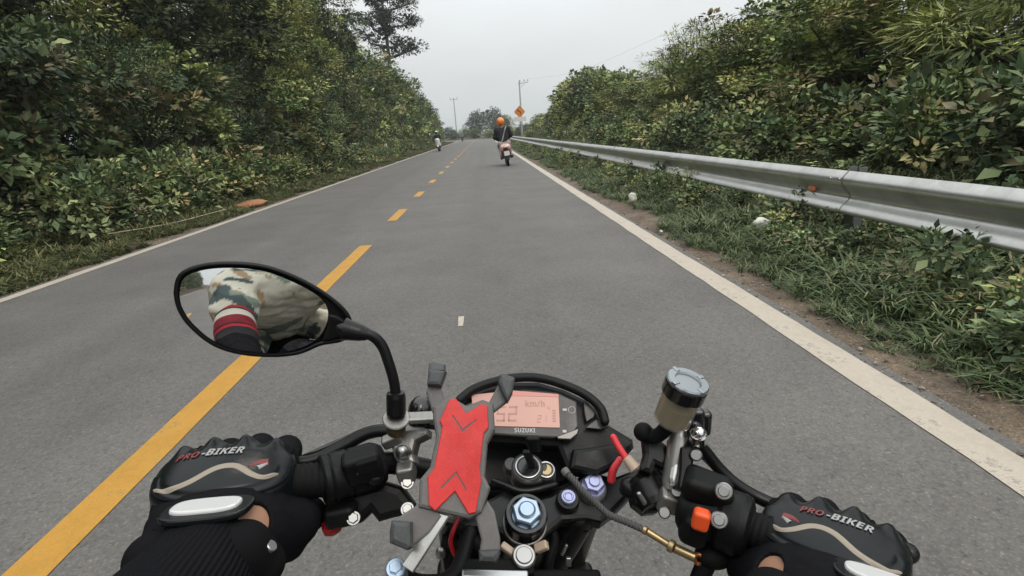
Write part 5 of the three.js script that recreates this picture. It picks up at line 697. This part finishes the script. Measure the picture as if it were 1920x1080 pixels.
function scooter(label, o) {
  const g = thing('scooter', label, 'scooter', o.pos, o.group); g.userData.local = true; g.rotation.set(0, o.turn ?? 0, o.lean ?? 0, 'YXZ');
  const wh = z => { const w = part(g, 'wheel', [cyl(V(-0.05, 0.23, z), V(0.05, 0.23, z), 0.11, 0.11, 20)], M.cast_alloy); part(w, 'tyre', new THREE.TorusGeometry(0.18, 0.052, 10, 32).rotateY(Math.PI / 2).translate(0, 0.23, z), M.black_rubber); };
  wh(0.56); wh(-0.66);
  part(g, 'rear_body', flesh([[V(-0.12, 0.56, 0.1), V(-0.11, 0.66, 0.58), 0.12, 0.1], [V(0.12, 0.56, 0.1), V(0.11, 0.66, 0.58), 0.12, 0.1], [V(-0.13, 0.46, 0.15), V(-0.13, 0.54, 0.5), 0.09, 0.08], [V(0.13, 0.46, 0.15), V(0.13, 0.54, 0.5), 0.09, 0.08], [V(-0.06, 0.7, 0.56), V(0.06, 0.7, 0.56), 0.13, 0.13], [V(0, 0.66, 0.6), V(0, 0.69, 0.7), 0.1, 0.06]], 0.06, 0.02), o.paint);
  part(g, 'front_shield', flesh([[V(-0.13, 0.5, -0.38), V(-0.1, 0.9, -0.46), 0.06, 0.07], [V(0.13, 0.5, -0.38), V(0.1, 0.9, -0.46), 0.06, 0.07], [V(0, 0.5, -0.44), V(0, 0.95, -0.52), 0.08, 0.08], [V(-0.1, 0.98, -0.46), V(0.1, 0.98, -0.46), 0.05, 0.05]].map(c => [c[0], c[1], c[2] * (o.broad ?? 1), c[3] * (o.broad ?? 1)]), 0.06, 0.02), o.paint);
  part(g, 'front_mudguard', new THREE.TorusGeometry(0.25, 0.06, 8, 20, 2.2).rotateZ(0.5).rotateY(Math.PI / 2).translate(0, 0.24, -0.66), o.paint);
  part(g, 'footboard', box(V(0, 0.32, -0.12), V(1, 0, 0), V(0, 1, 0), 0.34, 0.08, 0.5, 0.02), M.black_plastic);
  part(g, 'fork', [cyl(V(-0.08, 0.23, -0.66), V(-0.07, 0.6, -0.52), 0.02), cyl(V(0.08, 0.23, -0.66), V(0.07, 0.6, -0.52), 0.02)], M.satin_black);
  part(g, 'seat', flesh([[V(0, 0.73, 0.02), V(0, 0.75, 0.3), 0.06, 0.07], [V(-0.07, 0.73, 0.1), V(-0.07, 0.76, 0.5), 0.05, 0.05], [V(0.07, 0.73, 0.1), V(0.07, 0.76, 0.5), 0.05, 0.05]], 0.06, 0.02), o.seat);
  part(g, 'handlebar', tube([V(-0.34, 1.0, -0.38), V(-0.15, 1.02, -0.45), V(0.15, 1.02, -0.45), V(0.34, 1.0, -0.38)], 0.018, 20, 8), M.black_plastic);
  for (const s of [-1, 1]) part(g, 'mirror', [tube([V(s * 0.22, 1.02, -0.43), V(s * 0.27, 1.14, -0.42)], 0.008, 6, 6), ball(V(s * 0.29, 1.18, -0.42), 0.065, 0.04, 0.018)], M.black_plastic);
  part(g, 'tail_lamp', [box(V(0, 0.665, 0.74), V(1, 0, 0), V(0, 1, 0), 0.14, 0.04, 0.05, 0.015)], M.seat_maroon);
  part(g, 'rear_mudguard', [box(V(0, 0.47, 0.76), V(1, 0, 0), V(0, 1, -0.25), 0.33, 0.34, 0.03, 0.012), box(V(0, 0.33, 0.8), V(1, 0, 0), V(0, 1, -0.3), 0.16, 0.22, 0.02, 0.008)], M.black_plastic);
  part(g, 'number_plate', box(V(0.02, 0.475, 0.785), V(1, 0, 0), V(0, 1, -0.25), 0.2, 0.165, 0.006, 0.002), o.plate);
  part(g, 'head_lamp', ball(V(0, 0.93, -0.58), 0.09, 0.06, 0.04), M.reflex_white);
  part(g, 'indicator', [ball(V(-0.13, 0.6, 0.73), 0.035, 0.025, 0.03), ball(V(0.13, 0.6, 0.73), 0.035, 0.025, 0.03)], M.button_orange);
  part(g, 'silencer', cyl(V(0.17, 0.3, 0.2), V(0.19, 0.34, 0.72), 0.05, 0.055), M.satin_black);
  return g;
}
{
  const ln = 0.11, p1 = [0.86, 0, -20.9];
  scooter('pearl pink scooter leaning left ahead on the road, pale number plate at its tail', { pos: p1, lean: ln, paint: M.pearl_pink, seat: M.seat_maroon, plate: M.plate_pale });
  seated('person', 'passenger in orange helmet and black jacket with a pale bag strap across the back', { pos: p1, lean: ln, z: 0.42, scale: 1.08, cloth: M.jacket_black, trousers: M.trousers_pink, helmet: M.helmet_orange, strap: M.strap_grey });
  seated('person', 'driver in lilac shirt and orange helmet, mostly hidden in front of the passenger', { pos: p1, lean: ln, turn: 0, z: 0.08, reach: true, scale: 1.05, cloth: M.shirt_lilac, trousers: M.jeans, helmet: M.helmet_orange });
  const p2 = [-3.75, 0, -47];
  scooter('white scooter coming towards the camera along the left edge line', { pos: p2, turn: Math.PI, lean: -0.1, paint: M.scooter_white, broad: 1.5, seat: M.black_rubber, plate: M.plate_pale });
  seated('person', 'rider in white helmet and dark jacket on the oncoming white scooter', { pos: p2, turn: Math.PI, lean: -0.1, z: 0.2, reach: true, cloth: M.jacket_black, trousers: M.trousers_dark, helmet: M.helmet_white });
  const p3 = [-3.6, 0, -96];
  scooter('small dark scooter in the far distance where the road turns', { pos: p3, turn: Math.PI, paint: M.tank_paint, seat: M.black_rubber, plate: M.plate_pale });
  seated('person', 'rider in olive shirt on the dark scooter in the far distance', { pos: p3, turn: Math.PI, z: 0.2, reach: true, cloth: M.shirt_olive, trousers: M.trousers_dark, helmet: M.helmet_white });
}
// ------------------------------------------------------------------ sign, poles, marker, litter
mat('sign_orange', [0.8, 0.24, 0.02], 0.5); mat('sign_white', [0.74, 0.72, 0.65], 0.55); mat('sign_black', [0.03, 0.03, 0.03], 0.6); mat('concrete', [0.36, 0.36, 0.35], 0.9); mat('insulator', [0.3, 0.24, 0.2], 0.4); mat('paper', [0.66, 0.66, 0.58], 0.9); mat('clay', [0.4, 0.18, 0.09], 0.95); mat('wire', [0.05, 0.05, 0.055], 0.7);
{
  const x = 3.7, z = -54, y = height(x, z), s = thing('road_sign', 'orange warning diamond above a white plate on a post by the bend', 'road sign', [x, y, z]);
  const dia = (r, t, zz) => { const sh = new THREE.Shape(); for (let k = 0; k < 4; k++) { const a = k * Math.PI / 2; for (const e of [-0.12, 0.12]) { const X = Math.cos(a) * r * (1 - 0.06) - Math.sin(a) * e * r, Y = Math.sin(a) * r * (1 - 0.06) + Math.cos(a) * e * r; k || e > -0.1 ? sh.lineTo(X, Y) : sh.moveTo(X, Y); } } return new THREE.ExtrudeGeometry(sh, { depth: t, bevelEnabled: false }).translate(x, 2.95, z + zz); };
  part(s, 'post', cyl(V(x, y - 0.3, z), V(x, 3.5, z), 0.04), M.post_steel);
  const d = part(s, 'warning_board', dia(0.52, 0.01, 0.045), M.sign_orange); part(d, 'border', tube([[0.44, 0], [0, 0.44], [-0.44, 0], [0, -0.44]].map(([a, b]) => V(x + a, 2.95 + b, z + 0.058)), 0.012, 60, 6, true), M.sign_black);
  part(d, 'curve_arrow', [tube([V(x + 0.1, 2.72, z + 0.06), V(x + 0.1, 2.92, z + 0.06), V(x - 0.08, 3.02, z + 0.06), V(x - 0.14, 3.12, z + 0.06)], 0.035, 20, 6), cyl(V(x - 0.13, 3.08, z + 0.06), V(x - 0.18, 3.22, z + 0.06), 0.09, 0.005, 12)], M.sign_black);
  part(s, 'white_board', box(V(x, 2.28, z + 0.05), V(1, 0, 0), V(0, 1, 0), 1.2, 0.42, 0.012, 0.004), M.sign_white);
  const pole = (X, Z, H, label, arm) => { const Y = height(X, Z), p = thing('utility_pole', label, 'pole', [X, Y, Z], 'utility poles'); part(p, 'shaft', cyl(V(X, Y - 0.3, Z), V(X, Y + H, Z), 0.15, 0.1, 14), M.concrete); part(p, 'crossarm', arm ? [box(V(X + 0.6, Y + H - 0.35, Z), V(1, 0.12, 0), V(0, 1, 0), 1.7, 0.1, 0.1, 0.02), tube([V(X, Y + H - 1.1, Z + 0.1), V(X + 0.9, Y + H - 0.45, Z + 0.1)], 0.03, 8, 6)] : [box(V(X, Y + H - 0.3, Z), V(1, 0, 0), V(0, 1, 0), 1.9, 0.1, 0.1, 0.02)], M.concrete); for (const q of arm ? [0.1, 0.8, 1.35] : [-0.85, 0, 0.85]) part(p, 'insulator', lathe(V(X + q, Y + H - 0.22 + (arm ? q * 0.1 : 0), Z), V(X + q, Y + H + 0.18, Z), [[0, 0], [0.05, 0], [0.09, 0.3], [0.06, 0.5], [0.08, 0.7], [0.03, 1], [0, 1]], 12), M.insulator); };
  pole(6.4, -90, 8.6, 'grey utility pole with a one-sided crossarm behind the road sign', true);
  pole(-6.4, -138, 9.6, 'faint grey utility pole beyond the bend, left of the scooter riders', false);
  const wire = (a, b, sag, l) => { const m = a.clone().lerp(b, 0.5); m.y -= sag; const w = part(thing('power_line', l, 'cable', [a.x, a.y, a.z], 'power lines'), 'strand', tube([a, m, b], 0.006, 30, 5), M.wire); return w; };
  wire(V(7.75, 8.9, -90), V(17, 8.6, -50), 1, 'thin power line running from the crossarm out over the right bank');
    const mp = thing('marker_post', 'small white marker post with a black band before the left thicket', 'marker post', [-6.3, height(-6.3, -36), -36]);
  part(mp, 'post', box(V(-6.3, height(-6.3, -36) + 0.45, -36), V(1, 0, 0), V(0, 1, 0), 0.15, 0.95, 0.15, 0.02), M.sign_white); part(mp, 'band', box(V(-6.3, height(-6.3, -36) + 0.62, -36), V(1, 0, 0), V(0, 1, 0), 0.156, 0.2, 0.156, 0.02), M.sign_black);
  tag(part(scene, 'fallen_cord', tube([V(-5.71, height(-5.71, -8.21) + 0.16, -8.21), V(-5.5, height(-5.5, -9.41) + 0.13, -9.41), V(-5.24, height(-5.24, -10.93) + 0.15, -10.93)], 0.008, 24, 6), M.beige_plastic), 'thin pale cord lying over the grass of the left verge', 'cord');
  const rk = (X, Z, sx, sy, sz, seed, m, name, label, cat, lift) => { const g = new THREE.IcosahedronGeometry(1, 3), p = g.attributes.position; for (let i = 0; i < p.count; i++) { const v = V(p.getX(i), p.getY(i), p.getZ(i)), k = 0.8 + 0.3 * noise.noise(v.x * 1.4 + seed, v.y * 1.4, v.z * 1.4) + 0.12 * noise.noise(v.x * 4, v.y * 4 + seed, v.z * 4); v.x = Math.sign(v.x) * Math.pow(Math.abs(v.x), 0.7); v.z = Math.sign(v.z) * Math.pow(Math.abs(v.z), 0.7); p.setXYZ(i, v.x * k * sx, v.y * k * sy, v.z * k * sz); } const w = mergeVertices(g.deleteAttribute('uv').deleteAttribute('normal')); w.computeVertexNormals(); const o = lit(new THREE.Mesh(w, m)); o.name = numbered(name); o.position.set(X, height(X, Z) + lift, Z); o.rotation.y = seed; scene.add(o); return tag(o, label, cat); };
  rk(2.6, -4.95, 0.11, 0.06, 0.09, 1.2, M.paper, 'crumpled_paper', 'pale crumpled paper lying in the grass below the guardrail, nearest of the litter', 'litter', 0.21);
  rk(2.26, -8.3, 0.075, 0.1, 0.06, 2.4, M.paper, 'plastic_bag', 'small white plastic bag caught in the verge grass under the guardrail', 'litter', 0.13);
  rk(1.98, -6.05, 0.02, 0.018, 0.05, 3.1, M.paper, 'paper_scrap', 'tiny white paper scrap beside the cream edge line', 'litter', 0.035);
  rk(-5.4, -12.5, 0.46, 0.13, 0.34, 4.4, M.clay, 'clay_mound', 'rust coloured heap of clay beside the thin left edge line', 'soil heap', 0.05);
}
renderer.render(scene, camera);
